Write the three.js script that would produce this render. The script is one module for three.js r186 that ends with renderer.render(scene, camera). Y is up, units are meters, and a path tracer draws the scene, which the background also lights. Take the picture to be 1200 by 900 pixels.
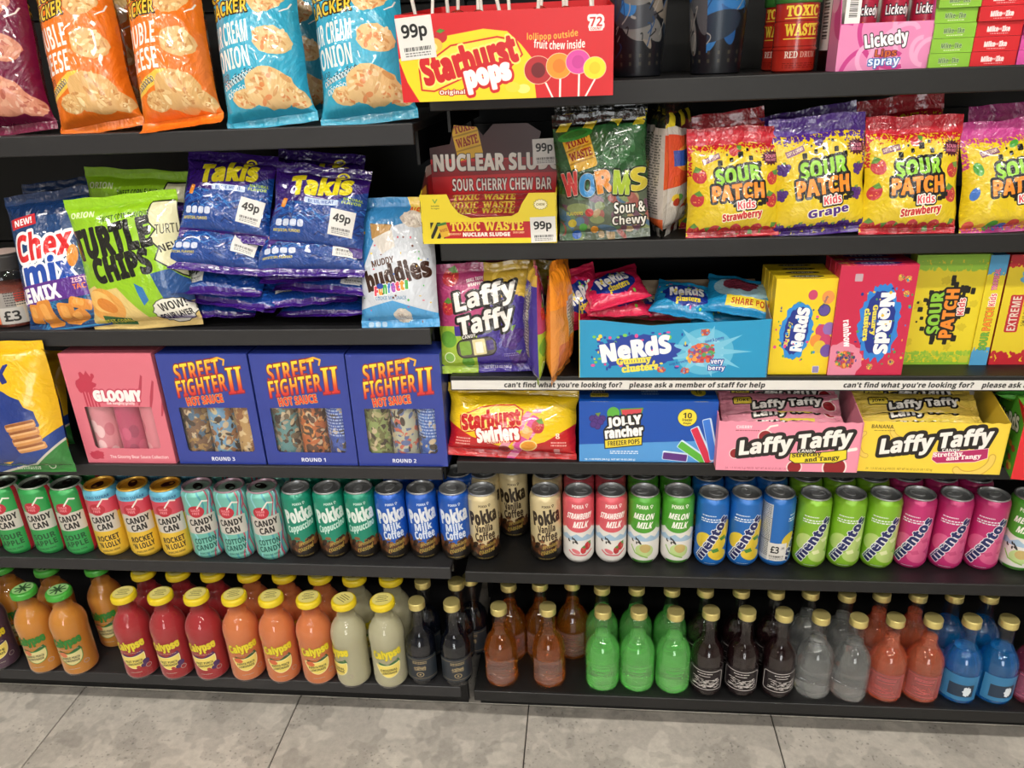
import * as THREE from 'three';
import { RoundedBoxGeometry } from 'three/addons/geometries/RoundedBoxGeometry.js';
import { mergeGeometries } from 'three/addons/utils/BufferGeometryUtils.js';
import { ImprovedNoise } from 'three/addons/math/ImprovedNoise.js';
import { RectAreaLightUniformsLib } from 'three/addons/lights/RectAreaLightUniformsLib.js';

// ---------------------------------------------------------------- camera, light, exposure
const scene = new THREE.Scene();
scene.background = new THREE.Color(0x050505);
const V = (x, y, z) => new THREE.Vector3(x, y, z);
const CAM = V(0, 1.157, 1.06);
const camX = V(0.99514222, -0.03824208, -0.09071662), camY = V(-0.00048648, 0.91954816, -0.39297703), camZ = V(0.09844656, 0.39111217, 0.91506259);
const camera = new THREE.PerspectiveCamera(53.1301, 1200 / 900, 0.05, 40);
camera.position.copy(CAM);
camera.quaternion.setFromRotationMatrix(new THREE.Matrix4().makeBasis(camX, camY, camZ));
const renderer = new THREE.WebGLRenderer();
renderer.toneMapping = THREE.LinearToneMapping;
renderer.toneMappingExposure = 0.72;
renderer.shadowMap.enabled = true;
RectAreaLightUniformsLib.init();
// ceiling light panels: [x, z], 0.3 x 1.2 m, just under the ceiling
const CEILING = 2.75, PANEL_W = 0.6, PANEL_D = 0.14, PANEL_I = 95, PANEL_COLOR = new THREE.Color(1, 0.94, 0.85);
const PANELS = []; for (const z of [1.35, 2.9, 4.6]) for (const x of [-2.1, -0.75, 0.6, 1.95]) PANELS.push([x, z]);
// daylight through the frosted shop window in the front wall, behind the photographer
const WINDOW = { x: 0.1, y: 1.3, z: 6.19, w: 1.5, h: 2.0, i: 4, color: new THREE.Color(0.93, 0.97, 1) };

// photo pixel (1200 x 900 frame) to the point of the plane z = const or y = const that it shows
function dirOf(u, v) { return camX.clone().multiplyScalar(u - 600).addScaledVector(camY, 450 - v).addScaledVector(camZ, -900); }
function at(u, v, z = 0) { const d = dirOf(u, v); return CAM.clone().addScaledVector(d, (z - CAM.z) / d.z); }
function atY(u, v, y) { const d = dirOf(u, v); return CAM.clone().addScaledVector(d, (y - CAM.y) / d.y); }

// ---------------------------------------------------------------- helpers
const taken = new Map();
function numbered(name) { const n = taken.get(name) ?? 0; taken.set(name, n + 1); return n ? name + '_' + String(n).padStart(3, '0') : name; }
function obj(name, geo, material, parent) {
  const g = Array.isArray(geo) ? merge(geo) : geo;
  const m = new THREE.Mesh(g, material); m.name = parent ? name : numbered(name); m.castShadow = m.receiveShadow = true; (parent ?? scene).add(m); return m;
}
function merge(list) {
  const l = list.map((g) => { const k = g.index ? g.toNonIndexed() : g; for (const n of Object.keys(k.attributes)) if (!['position', 'normal', 'uv'].includes(n)) k.deleteAttribute(n); return k; });
  return mergeGeometries(l);
}
function tag(o, label, category, group) { o.userData.label = label; o.userData.category = category; if (group) o.userData.group = group; return o; }
function thing(name, label, category, group) { const g = new THREE.Group(); g.name = numbered(name); scene.add(g); return tag(g, label, category, group); }
function copy(o, label, group) { const r = o.clone(); r.name = numbered(o.name.replace(/_\d{3}$/, '')); r.userData = { ...o.userData }; scene.add(r); if (label) r.userData.label = label; if (group) r.userData.group = group; return r; }
function struct(name, geo, material) { const o = obj(name, geo, material); o.userData.kind = 'structure'; return o; }
function bx(w, h, d, x = 0, y = 0, z = 0) { return new THREE.BoxGeometry(w, h, d).translate(x, y, z); }
function rb(w, h, d, r, x = 0, y = 0, z = 0) { return new RoundedBoxGeometry(w, h, d, 2, r).translate(x, y, z); }
let rs = 7; const rnd = () => { rs = (rs * 1664525 + 1013904223) >>> 0; return rs / 4294967296; };
const seedTo = (n) => { rs = (n * 2654435761) >>> 0; rnd(); rnd(); };
const noise = new ImprovedNoise(), N3 = (x, y, z) => noise.noise(x, y, z);
const smooth = THREE.MathUtils.smoothstep, R = THREE.MathUtils.degToRad;
const M = (color, o = {}) => new THREE.MeshPhysicalMaterial({ color, roughness: 0.5, side: THREE.DoubleSide, ...o });

// ---------------------------------------------------------------- drawing of prints
// all prints share a few large sheets; each print is a window of its sheet
const sheets = [];
function tex(w, h, draw) {
  const S = 2048, pad = 2; let sh = sheets[sheets.length - 1];
  if (sh && sh.x + w > S) { sh.x = 0; sh.y += sh.row + pad; sh.row = 0; }
  if (!sh || sh.y + h > S) { const cv = document.createElement('canvas'); cv.width = cv.height = S; const t = new THREE.CanvasTexture(cv); t.colorSpace = THREE.SRGBColorSpace; sh = { cv, t, x: 0, y: 0, row: 0 }; sheets.push(sh); }
  const c = sh.cv.getContext('2d'); c.save(); c.translate(sh.x, sh.y); c.beginPath(); c.rect(0, 0, w, h); c.clip(); draw(c, w, h); c.restore();
  const t = sh.t.clone(); t.repeat.set((w - 1) / S, (h - 1) / S); t.offset.set((sh.x + 0.5) / S, 1 - (sh.y + h - 0.5) / S);
  sh.x += w + pad; sh.row = Math.max(sh.row, h); return t;
}
function texR(w, h, draw) { return tex(h, w, (c) => { c.translate(0, w); c.rotate(-Math.PI / 2); draw(c, w, h); }); }   // drawn upright, stored turned by a quarter
const FONT = { sans: 'sans-serif', serif: 'serif', mono: 'monospace' };
// text fitted to a box w x h about (x, y)
function T(c, s, x, y, w, h, fill, o = {}) {
  c.save(); c.font = (o.b === 0 ? '' : 'bold ') + '100px ' + FONT[o.f ?? 'sans']; c.textAlign = 'left'; c.textBaseline = 'alphabetic'; c.lineJoin = 'round';
  c.translate(x, y); if (o.rot) c.rotate(R(o.rot)); c.transform(1, 0, o.sk ?? 0, 1, 0, 0);
  const m = c.measureText(s), L = m.actualBoundingBoxLeft, W = m.actualBoundingBoxRight + L, A = m.actualBoundingBoxAscent, Dn = m.actualBoundingBoxDescent;
  const sx = w / W, sy = h / (A + Dn);
  c.scale(sx, sy);
  const px = -W / 2 + L, py = (A - Dn) / 2, k = 100 / (o.k ?? 100);
  const letters = (fn) => {
    if (!o.arc) return fn(s, px, py);
    let xx = px; for (const ch of s) { const cw = c.measureText(ch).width, f = (xx + cw / 2) / (W / 2); c.save(); c.translate(xx + cw / 2, py + (f * f - 0.5) * o.arc * 100); c.rotate(f * o.arc * 200 / (W / 2)); fn(ch, -cw / 2, 0); c.restore(); xx += cw; }
  };
  const lw = (v) => v / Math.sqrt(sx * sy) * k;
  if (o.st2) { c.strokeStyle = o.st2; c.lineWidth = lw(o.lw2); letters((q, a, b) => c.strokeText(q, a, b)); }
  if (o.st) { c.strokeStyle = o.st; c.lineWidth = lw(o.lw ?? 4); letters((q, a, b) => c.strokeText(q, a, b)); }
  if (o.fat) { c.strokeStyle = fill; c.lineWidth = lw(o.fat); letters((q, a, b) => c.strokeText(q, a, b)); }
  c.fillStyle = fill; if (o.grad) { const g = c.createLinearGradient(0, -A / 2, 0, A / 2); o.grad.forEach((q, i) => g.addColorStop(i / (o.grad.length - 1), q)); c.fillStyle = g; }
  letters((q, a, b) => c.fillText(q, a, b)); c.restore();
}
function fillR(c, x, y, w, h, f) { c.fillStyle = f; c.fillRect(x, y, w, h); }
function poly(c, p, f, st, lw) { c.beginPath(); p.forEach(([x, y], i) => (i ? c.lineTo(x, y) : c.moveTo(x, y))); c.closePath(); if (f) { c.fillStyle = f; c.fill(); } if (st) { c.strokeStyle = st; c.lineWidth = lw; c.lineJoin = 'round'; c.stroke(); } }
function ell(c, x, y, rx, ry, f, rot = 0, st, lw) { c.beginPath(); c.ellipse(x, y, rx, ry, R(rot), 0, Math.PI * 2); if (f) { c.fillStyle = f; c.fill(); } if (st) { c.strokeStyle = st; c.lineWidth = lw; c.stroke(); } }
function rrect(c, x, y, w, h, r, f, st, lw) { c.beginPath(); c.roundRect(x, y, w, h, r); if (f) { c.fillStyle = f; c.fill(); } if (st) { c.strokeStyle = st; c.lineWidth = lw; c.stroke(); } }
function blob(c, x, y, rx, ry, n, amp, f, st, lw) { const p = []; for (let i = 0; i < n * 4; i++) { const a = i / (n * 4) * Math.PI * 2, k = 1 + amp * (rnd() - 0.5) * 2; p.push([x + Math.cos(a) * rx * k, y + Math.sin(a) * ry * k]); } poly(c, p, f, st, lw); }
function star(c, x, y, rx, ry, n, inner, f, rot = 0, st, lw) { const p = []; for (let i = 0; i < n * 2; i++) { const a = i / n * Math.PI + R(rot), k = i % 2 ? inner : 1; p.push([x + Math.cos(a) * rx * k, y + Math.sin(a) * ry * k]); } poly(c, p, f, st, lw); }
function line(c, p, st, lw) { c.beginPath(); p.forEach(([x, y], i) => (i ? c.lineTo(x, y) : c.moveTo(x, y))); c.strokeStyle = st; c.lineWidth = lw; c.lineCap = 'round'; c.lineJoin = 'round'; c.stroke(); }
function specks(c, x, y, w, h, n, r, cols) { for (let i = 0; i < n; i++) ell(c, x + rnd() * w, y + rnd() * h, r * (0.5 + rnd()), r * (0.5 + rnd()), cols[i % cols.length]); }
function smallprint(c, x, y, w, h, rows, col) { for (let i = 0; i < rows; i++) { let p = x; while (p < x + w) { const l = w * (0.04 + rnd() * 0.1); fillR(c, p, y + i * h / rows, Math.min(l, x + w - p), h / rows * 0.5, col); p += l + w * 0.03; } } }
function barcode(c, x, y, w, h) { let p = x; while (p < x + w) { const l = w * (0.01 + rnd() * 0.03); fillR(c, p, y, l, h, '#222'); p += l + w * (0.01 + rnd() * 0.03); } }
const priceTex = {};
function priceSticker(txt) {
  return priceTex[txt] ??= M(0xffffff, { roughness: 0.45, map: tex(160, 170, (c) => {
    fillR(c, 0, 0, 160, 170, '#dddcd8'); T(c, txt, 78, 62, 108, 66, '#0c0c0c', { b: 0, fat: 5 });
    seedTo(5); barcode(c, 22, 120, 116, 16); smallprint(c, 24, 142, 112, 20, 2, '#777');
  }) });
}
// ---------------------------------------------------------------- noise textures
function dataTex(n, fn, srgb) {
  const d = new Uint8Array(n * n * 4);
  for (let j = 0; j < n; j++) for (let i = 0; i < n; i++) { const v = fn(i / n, j / n), o = (j * n + i) * 4; for (let k = 0; k < 3; k++) d[o + k] = Math.max(0, Math.min(255, (v.length ? v[k] : v) * 255)); d[o + 3] = 255; }
  const t = new THREE.DataTexture(d, n, n); t.wrapS = t.wrapT = THREE.RepeatWrapping; t.magFilter = THREE.LinearFilter; if (srgb) t.colorSpace = THREE.SRGBColorSpace; t.needsUpdate = true; return t;
}
const per = (x, y, f, s) => { let a = 0; const cx = Math.cos(x * 6.2832) * f, sx = Math.sin(x * 6.2832) * f, cy = Math.cos(y * 6.2832) * f, sy = Math.sin(y * 6.2832) * f; a = N3(cx + s, sx + cy * 1.3, sy + s * 0.7) + 0.5 * N3(cx * 2 + cy * 2, sx * 2 + s, sy * 2); return a; };
const crumple = dataTex(512, (x, y) => { const w = per(x, y, 0.9, 3.1) * 0.5; const a = 1 - Math.abs(per(x + w * 0.1, y, 1.6, 9.2)) * 1.6, b = 1 - Math.abs(per(x, y + w * 0.1, 3.4, 1.7)) * 1.4; return 0.55 * Math.max(0, a) + 0.3 * Math.max(0, b) + 0.1 * per(x, y, 8, 4); });
const grainTex = dataTex(256, (x, y) => 0.5 + 0.35 * per(x, y, 14, 2.2) + 0.2 * (rnd() - 0.5));
// concrete-look vinyl tile: blotches and pits
seedTo(11);
const tileTex = [0, 1, 2].map((k) => dataTex(512, (x, y) => {
  const s = k * 17.3, f = (q, z) => N3(x * q + s, y * q - s, z + s), warp = 0.25 * f(22, 1);
  const big = f(3, 0), patch = smooth(f(7, 4) + 0.55 * f(16, 5) + 0.4 * f(40, 6) + warp, 0.02, 0.16), patch2 = smooth(f(10, 14) + 0.6 * f(26, 15) + 0.4 * f(60, 16), 0.12, 0.22), fine = f(70, 2) + 0.7 * f(140, 3);
  const pit = smooth(N3(x * 170 + s, y * 170, 7), 0.42, 0.52) * smooth(f(9, 9) + 0.4 * f(30, 8), -0.05, 0.2);
  const v = 0.69 + 0.03 * big + 0.06 * patch - 0.055 * patch2 + 0.035 * fine - 0.17 * pit + 0.03 * (rnd() - 0.5);
  return [v * 1.0, v * 0.968, v * 0.92];
}, true));

// ---------------------------------------------------------------- room
const wallMat = M(0x9a958b, { roughness: 0.8 }), ceilMat = M(0x6e6b66, { roughness: 0.9 });
const RX0 = -3.4, RX1 = 3.8, RZ0 = -2.6, RZ1 = 6.2;
struct('ceiling', bx(RX1 - RX0 + 0.2, 0.1, RZ1 - RZ0 + 0.2, (RX0 + RX1) / 2, CEILING + 0.05, (RZ0 + RZ1) / 2), ceilMat);
struct('wall_back', bx(RX1 - RX0 + 0.2, CEILING, 0.1, (RX0 + RX1) / 2, CEILING / 2, RZ0 - 0.05), wallMat);
{
  const W = WINDOW, a = W.x - W.w / 2, b = W.x + W.w / 2, lo = W.y - W.h / 2, hi = W.y + W.h / 2, z = RZ1 + 0.05;
  struct('wall_front', [bx(a - RX0 + 0.1, CEILING, 0.1, (a + RX0 - 0.1) / 2, CEILING / 2, z), bx(RX1 + 0.1 - b, CEILING, 0.1, (b + RX1 + 0.1) / 2, CEILING / 2, z), bx(W.w, lo, 0.1, W.x, lo / 2, z), bx(W.w, CEILING - hi, 0.1, W.x, (CEILING + hi) / 2, z)], wallMat);
  const win = new THREE.Group(); win.name = 'window_1'; win.userData.kind = 'structure'; scene.add(win); win.position.set(W.x, W.y, RZ1 + 0.04);
  obj('pane', bx(W.w, W.h, 0.01), M(0xffffff, { emissive: W.color, emissiveIntensity: W.i, roughness: 0.4 }), win);
  const fm = M(0x2a2a2c, { roughness: 0.5 }); for (const x of [-0.5, -0.17, 0.17, 0.5]) obj('window_frame', bx(0.05, W.h, 0.05, x * W.w, 0, 0), fm, win); for (const y of [-0.5, 0.5]) obj('window_frame', bx(W.w, 0.05, 0.05, 0, y * W.h, 0), fm, win);
  const l = new THREE.RectAreaLight(W.color, W.i, W.w, W.h); l.position.set(0, 0, -0.03); win.add(l);
}
struct('wall_left', bx(0.1, CEILING, RZ1 - RZ0, RX0 - 0.05, CEILING / 2, (RZ0 + RZ1) / 2), wallMat);
struct('wall_right', bx(0.1, CEILING, RZ1 - RZ0, RX1 + 0.05, CEILING / 2, (RZ0 + RZ1) / 2), wallMat);
// floor: sub-floor slab whose dark top shows in the joints, tiles in view as pieces of their own
const floor = struct('floor', bx(RX1 - RX0 + 0.2, 0.1, RZ1 - RZ0 + 0.2, (RX0 + RX1) / 2, -0.053, (RZ0 + RZ1) / 2), M(0x3a3733, { roughness: 0.9 }));
const tileMats = tileTex.map((t) => M(0xffffff, { map: t, roughness: 0.38, bumpMap: t, bumpScale: 0.0008 }));
const TW = 0.457, tileGeo = rb(TW - 0.0022, 0.006, 0.914 - 0.0022, 0.0012);
{ const p = tileGeo.attributes.position, u = tileGeo.attributes.uv; for (let i = 0; i < p.count; i++) u.setXY(i, p.getX(i) / 0.914 + 0.5, p.getZ(i) / 0.914 + 0.5); }
seedTo(3);
for (let i = -7; i < 8; i++) for (let j = -3; j < 7; j++) {
  const x = 0.1145 + i * TW, z = -0.0605 + 0.457 + j * 0.914;
  const t = obj('floor_tile', tileGeo, tileMats[((i * 7 + j * 5) % 3 + 3) % 3], floor); t.position.set(x, -0.003, z); t.rotation.y = rnd() < 0.5 ? 0 : Math.PI;
}
// ceiling light panels
{
  const glow = M(0xffffff, { emissive: PANEL_COLOR, emissiveIntensity: 30, roughness: 0.6 }), rim = M(0xf2f2f0, { roughness: 0.5 });
  const labels = { 1.35: 'above the shelving aisle', 2.9: 'in the middle of the shop ceiling', 4.6: 'by the shop front wall' };
  for (const [x, z] of PANELS) {
    const g = thing('ceiling_light', 'slim white ceiling light ' + labels[z], 'ceiling light', 'ceiling lights ' + labels[z]);
    g.position.set(x, CEILING, z);
    obj('frame', [bx(PANEL_W + 0.04, 0.03, 0.02, 0, -0.015, PANEL_D / 2 + 0.01), bx(PANEL_W + 0.04, 0.03, 0.02, 0, -0.015, -PANEL_D / 2 - 0.01), bx(0.02, 0.03, PANEL_D, PANEL_W / 2 + 0.01, -0.015, 0), bx(0.02, 0.03, PANEL_D, -PANEL_W / 2 - 0.01, -0.015, 0)], rim, g);
    obj('diffuser', bx(PANEL_W, 0.01, PANEL_D, 0, -0.012, 0), glow, g);
    const l = new THREE.RectAreaLight(PANEL_COLOR, PANEL_I, PANEL_W, PANEL_D); l.position.set(0, -0.02, 0); l.rotation.x = -Math.PI / 2; g.add(l);
  }
}

// ---------------------------------------------------------------- shelving
const YS = { A: 1.0808, B: 0.7925, C: 0.5569, D: 0.3644, E: 0.0994, a: 1.1244, b: 0.9189, c: 0.7159, d: 0.5699, e: 0.3571, f: 0.0929 };
const greyMetal = M(0x2b2b2d, { roughness: 0.42, metalness: 0.2, bumpMap: grainTex, bumpScale: 0.0001 }), blackMetal = M(0x0c0c0d, { roughness: 0.5, bumpMap: grainTex, bumpScale: 0.0001 }), panelMat = M(0x090909, { roughness: 0.6 });
const X0 = -1.482, XA = -0.232, XB = -0.208, X1 = 1.042, ZB = -0.4;
{
  const g = thing('shelving_back', 'black slotted back panels and uprights of the shop shelving', 'shelving');
  for (const [a, b] of [[X0, XA], [XB, X1]]) {
    for (let k = 0; k < 8; k++) obj('back_panel', bx(b - a, 0.196, 0.018, (a + b) / 2, 0.15 + k * 0.2, ZB - 0.012), panelMat, g);
    obj('backing', bx(b - a, 1.64, 0.004, (a + b) / 2, 0.86, ZB - 0.024), panelMat, g);
  }
  for (const x of [X0 - 0.012, (XA + XB) / 2, X1 + 0.012]) {
    obj('upright', bx(0.022, 1.7, 0.05, x, 0.851, ZB - 0.004), panelMat, g);
    const slots = []; for (let k = 0; k < 60; k++) slots.push(bx(0.005, 0.012, 0.002, x, 0.2 + k * 0.025, ZB + 0.0215)); obj('upright_slots', slots, M(0x020202, { roughness: 0.9 }), g);
  }
}
function shelf(a, b, y, depth, lip, mat, label, zf = 0) {
  const g = thing('shelf', label, 'shelf'); g.position.set((a + b) / 2, y, 0); const w = b - a;
  obj('deck', rb(w, 0.012, depth - 0.004, 0.002, 0, -0.006, -depth / 2 - 0.002 + zf), mat, g);
  obj('front_lip', rb(w, lip, 0.006, 0.002, 0, -lip / 2 + 0.001, -0.002 + zf), mat, g);
  if (y < 0.2) obj('plinth', bx(w, y - 0.03, 0.015, 0, -y + (y - 0.03) / 2 + 0.0002, -0.07), panelMat, g);
  else for (const s of [-1, 1]) obj('bracket', [bx(0.004, 0.05, depth * 0.8, s * (w / 2 - 0.012), -0.037, -depth + 0.004 + depth * 0.4)], blackMetal, g);
  return g;
}
shelf(X0, XA, 1.46, 0.3, 0.028, greyMetal, 'empty dark grey metal shelf above the rice cracker bags');
shelf(X0, XA, YS.A, 0.385, 0.028, greyMetal, 'dark grey metal shelf carrying the orange and blue cracker bags');
shelf(X0, XA, YS.B, 0.385, 0.026, greyMetal, 'dark grey metal shelf under the crisp bags and purple snack pile');
shelf(X0, XA, YS.C, 0.385, 0.022, greyMetal, 'dark grey metal shelf under the blue hot sauce gift boxes');
shelf(X0, XA, YS.D, 0.385, 0.024, greyMetal, 'dark grey metal shelf under the candy and coffee drink cans');
shelf(X0, XA, YS.E, 0.39, 0.024, greyMetal, 'dark grey metal base shelf under the lemonade bottles');
shelf(XB, X1, 1.44, 0.3, 0.028, blackMetal, 'empty black metal shelf above the lollipop box and mouth sprays');
shelf(XB, X1, YS.a, 0.385, 0.03, blackMetal, 'black metal shelf carrying the red lollipop box');
shelf(XB, X1, YS.b, 0.385, 0.026, blackMetal, 'black metal shelf under the sour gummy bags');
const stripShelf = shelf(XB, X1, YS.c, 0.385, 0.024, blackMetal, 'black metal shelf with a white printed strip along its lip');
shelf(XB, X1, YS.d, 0.385, 0.022, blackMetal, 'black metal shelf under the pink and yellow chew boxes');
shelf(XB, X1, YS.e, 0.385, 0.022, blackMetal, 'black metal shelf under the milk drink and soda cans');
shelf(XB, X1, YS.f, 0.39, 0.024, blackMetal, 'black metal base shelf under the gold capped glass bottles');
{ // printed strip on the lip
  const w = X1 - XB, px = 2048 / w, yb = YS.c - 0.0085;
  const t = tex(2048, 30, (c) => {
    fillR(c, 0, 0, 2048, 30, '#d8d6d2');
    const put = (s, u0, u1) => { const a = (at(u0, 449, 0).x - XB) * px, b = (at(u1, 447, 0).x - XB) * px; T(c, s, (a + b) / 2, 16, b - a, 22, '#151515', { fat: 0.6, sk: -0.1 }); };
    put("can't find what you're looking for?", 590, 728); put('please ask a member of staff for help', 737, 896); put("can't find what you're looking for?", 988, 1141); put('please ask a member of staff for help', 1151, 1318);
  });
  const m = obj('printed_strip', bx(w - 0.004, 0.0145, 0.0012, 0, -0.0125, 0.0022), M(0xffffff, { map: t, roughness: 0.4 }), stripShelf.children[1]); m.userData.label = 'white strip with black help notice';
}
// ---------------------------------------------------------------- placing by the photograph's corners
// corners bl, br, tl, tr in pixels; zb, zt: distance of the bottom and top edge from the shelf front
function frame(q) {
  const zb = q.zb ?? 0, zt = q.zt ?? zb;
  const bl = at(...q.bl, zb), br = at(...q.br, zb), tl = at(...q.tl, zt), tr = at(...q.tr, zt);
  const b = bl.clone().add(br).multiplyScalar(0.5), t = tl.clone().add(tr).multiplyScalar(0.5);
  if (q.y !== undefined) b.y = q.y;
  const w = (bl.distanceTo(br) + tl.distanceTo(tr)) / 2;
  if (q.upright) { const e = new THREE.Quaternion().setFromEuler(new THREE.Euler(0, R(q.yaw ?? 0), 0)); return { pos: b, quat: e, w, h: t.y - b.y }; }
  const up = t.clone().sub(b), h = up.length(); up.normalize();
  const r = br.clone().sub(bl).normalize().add(tr.clone().sub(tl).normalize()); r.applyAxisAngle(V(0, 1, 0), R(q.yaw ?? 0)); r.addScaledVector(up, -r.dot(up)).normalize();
  const n = r.clone().cross(up);
  return { pos: b, quat: new THREE.Quaternion().setFromRotationMatrix(new THREE.Matrix4().makeBasis(r, up, n)), w, h };
}
function put(g, f) { g.position.copy(f.pos); g.quaternion.copy(f.quat); return g; }
function gridGeo(nu, nv, fn, flip) {
  const p = [], uv = [], ix = [];
  for (let j = 0; j <= nv; j++) for (let i = 0; i <= nu; i++) { const r = fn(i / nu, j / nv); p.push(r[0], r[1], r[2]); uv.push(r[3], r[4]); }
  for (let j = 0; j < nv; j++) for (let i = 0; i < nu; i++) { const a = j * (nu + 1) + i, b = a + 1, c = a + nu + 1, d = c + 1; if (flip) ix.push(a, c, b, b, c, d); else ix.push(a, b, c, b, d, c); }
  const g = new THREE.BufferGeometry(); g.setAttribute('position', new THREE.Float32BufferAttribute(p, 3)); g.setAttribute('uv', new THREE.Float32BufferAttribute(uv, 2)); g.setIndex(ix); g.computeVertexNormals(); return g;
}
const film = (map, o = {}) => M(0xffffff, { map, roughness: 0.24, bumpMap: crumple, bumpScale: 0.0011, clearcoat: 0.6, clearcoatRoughness: 0.04, ...o });
const plainFilm = (color, o = {}) => film(null, { ...o }).clone().setValues({ color });
const paper = (map, o = {}) => M(0xffffff, { map, roughness: 0.36, ...o });
const card = (color, o = {}) => M(color, { roughness: 0.45, ...o });
const kraft = M(0x8d7a63, { roughness: 0.8 }), whiteCard = M(0xb9b4ab, { roughness: 0.7 });

// a sealed pillow bag: origin at the middle of its bottom edge, front towards +z
function bag(g, w, h, t, front, back, o = {}) {
  const sd = (o.seed ?? 1) * 7.31, sb = o.sb ?? 0.012, st = o.st ?? 0.014, wr = o.wr ?? 1, nar = o.nar ?? 0.06;
  const edge = (s, k) => 0.0028 * wr * N3(s * 2.6 + k, sd, k * 3.3) + 0.0012 * wr * N3(s * 7, sd + k, 1.1);
  const surf = (s, q, side) => {
    const end = Math.pow(Math.max(0, 4 * q * (1 - q)), o.fill ?? 0.5), cross = Math.pow(Math.max(0, 1 - Math.pow(Math.abs(s), 2.4)), 0.62), asp = h / w;
    const bellyq = 1 + (o.belly ?? 0.25) * (0.5 - q);
    let z = side * t / 2 * end * cross * bellyq;
    z += edge(s, 0) * Math.exp(-q * 7) + edge(s, 5) * Math.exp(-(1 - q) * 7);
    const rid = (a) => 1 - 2 * Math.abs(a), pl = Math.exp(-q * 5) + Math.exp(-(1 - q) * 5);
    z += side * wr * Math.min(1, end * 1.6) * cross * (0.0021 * rid(N3(s * 1.4 + q * 1.2 * asp, q * 2.1 * asp - s, sd + side)) + 0.0012 * rid(N3(s * 3.1 - q * 2 * asp, q * 4.3 * asp, sd + 4 + side)) + 0.0022 * pl * N3(s * 6, q * 2, sd + 2 * side));
    z += (o.bend ?? 0) * (q * q - q) + (o.flop ?? 0) * Math.max(0, q - 0.7) ** 2 * 11;
    const x = s * w / 2 * (1 - nar * end + (o.flare ?? 0) * (0.5 - q)) + 0.003 * wr * N3(q * 3, sd, s) * Math.abs(s);
    const y = sb + q * (h - sb - st) + 0.003 * wr * N3(s * 2, sd, 8) * q;
    return [x, y, z];
  };
  const uvOf = (s, y) => [(s + 1) / 2, y / h];
  const body = (side) => gridGeo(30, 40, (i, j) => { const s = i * 2 - 1, q = j; const p = surf(s, q, side); const u = uvOf(s, sb + q * (h - sb - st)); return [...p, side > 0 ? u[0] : 1 - u[0], u[1]]; }, side < 0);
  const seal = (top) => gridGeo(30, 6, (i, j) => {
    const s = i * 2 - 1, p = surf(s, top ? 1 : 0, 1), k = top ? j : j - 1, len = top ? st : sb;
    return [p[0], p[1] + k * len, p[2] + 0.0008 * N3(s * 5, k * 2, sd) + (o.fold ?? 0) * (top ? 0 : k * k * len) + 0.0003 * Math.sin(j * 9), (s + 1) / 2, top ? (h - st + k * st) / h : (sb + k * sb) / h];
  });
  obj('front_film', body(1), front, g); obj('back_film', body(-1), back ?? front, g);
  if (o.seals !== 0) { obj('top_seal', seal(true), o.sealMat ?? front, g); obj('bottom_seal', seal(false), o.sealMat ?? front, g); }
  // a sticker that follows the front: centre u, v (0..1), width, height in metres, turn in degrees
  g.sticker = (u, v, sw, sh, rot, m, name = 'price_sticker', lift = 0.0009) => {
    const ca = Math.cos(R(rot)), sa = Math.sin(R(rot));
    const geo = gridGeo(8, 8, (i, j) => {
      const a = (i - 0.5) * sw, b = (j - 0.5) * sh, x = (u - 0.5) * w + a * ca - b * sa, y = v * h + a * sa + b * ca;
      const s = THREE.MathUtils.clamp(x / (w / 2 * (1 - nar)), -1, 1), q = THREE.MathUtils.clamp((y - sb) / (h - sb - st), 0, 1), p = surf(s, q, 1);
      return [x, y, p[2] + lift, i, j];
    });
    return obj(name, geo, m, g.children[0]);
  };
  return g;
}
function bagQ(name, label, cat, group, q, t, front, back, o = {}) {
  const f = frame(q), g = thing(name, label, cat, group); put(g, f); return bag(g, f.w, f.h, t, front, back, o);
}
// flat panel cut from card with its print laid from corner to corner
function cut(pts, w, h, t, holes = []) {
  const sh = new THREE.Shape(pts.map(([x, y]) => new THREE.Vector2(x, y)));
  for (const q of holes) sh.holes.push(new THREE.Path(q.map(([x, y]) => new THREE.Vector2(x, y))));
  const g = new THREE.ExtrudeGeometry(sh, { depth: t, bevelEnabled: false }); g.translate(0, 0, -t);
  const p = g.attributes.position, u = g.attributes.uv; for (let i = 0; i < p.count; i++) u.setXY(i, p.getX(i) / w + 0.5, p.getY(i) / h); return g;
}
const CT = 0.0008;
// folded carton; origin at the middle of the bottom edge of its front; extends to -d. mats: front, side, top, back, left, right
function carton(g, w, h, d, m, o = {}) {
  const P = (name, geo, mat) => obj(name, geo, mat, g);
  P('front_panel', o.front ?? bx(w, h, CT, 0, h / 2, -CT / 2), m.front);
  P('back_panel', bx(w, o.hb ?? h, CT, 0, (o.hb ?? h) / 2, -d + CT / 2), m.back ?? m.side);
  P('side_panel', o.side ? o.side.clone().translate(-w / 2, 0, 0) : bx(CT, h, d - 2 * CT, -w / 2 + CT / 2, h / 2, -d / 2), m.left ?? m.side);
  P('side_panel', o.side ? o.side.clone().translate(w / 2 - CT, 0, 0) : bx(CT, h, d - 2 * CT, w / 2 - CT / 2, h / 2, -d / 2), m.right ?? m.side);
  P('bottom_panel', bx(w - 2 * CT, CT, d - 2 * CT, 0, CT / 2, -d / 2), m.bottom ?? m.side);
  if (!o.open) P('top_panel', bx(w, CT, d, 0, h + CT / 2, -d / 2), m.top ?? m.side);
  return g;
}
function cartonQ(name, label, cat, group, q, d, m, o = {}) { const f = frame(q), g = thing(name, label, cat, group); put(g, f); g.size = f; return carton(g, f.w, o.h ?? f.h, d, m, o); }
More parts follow.
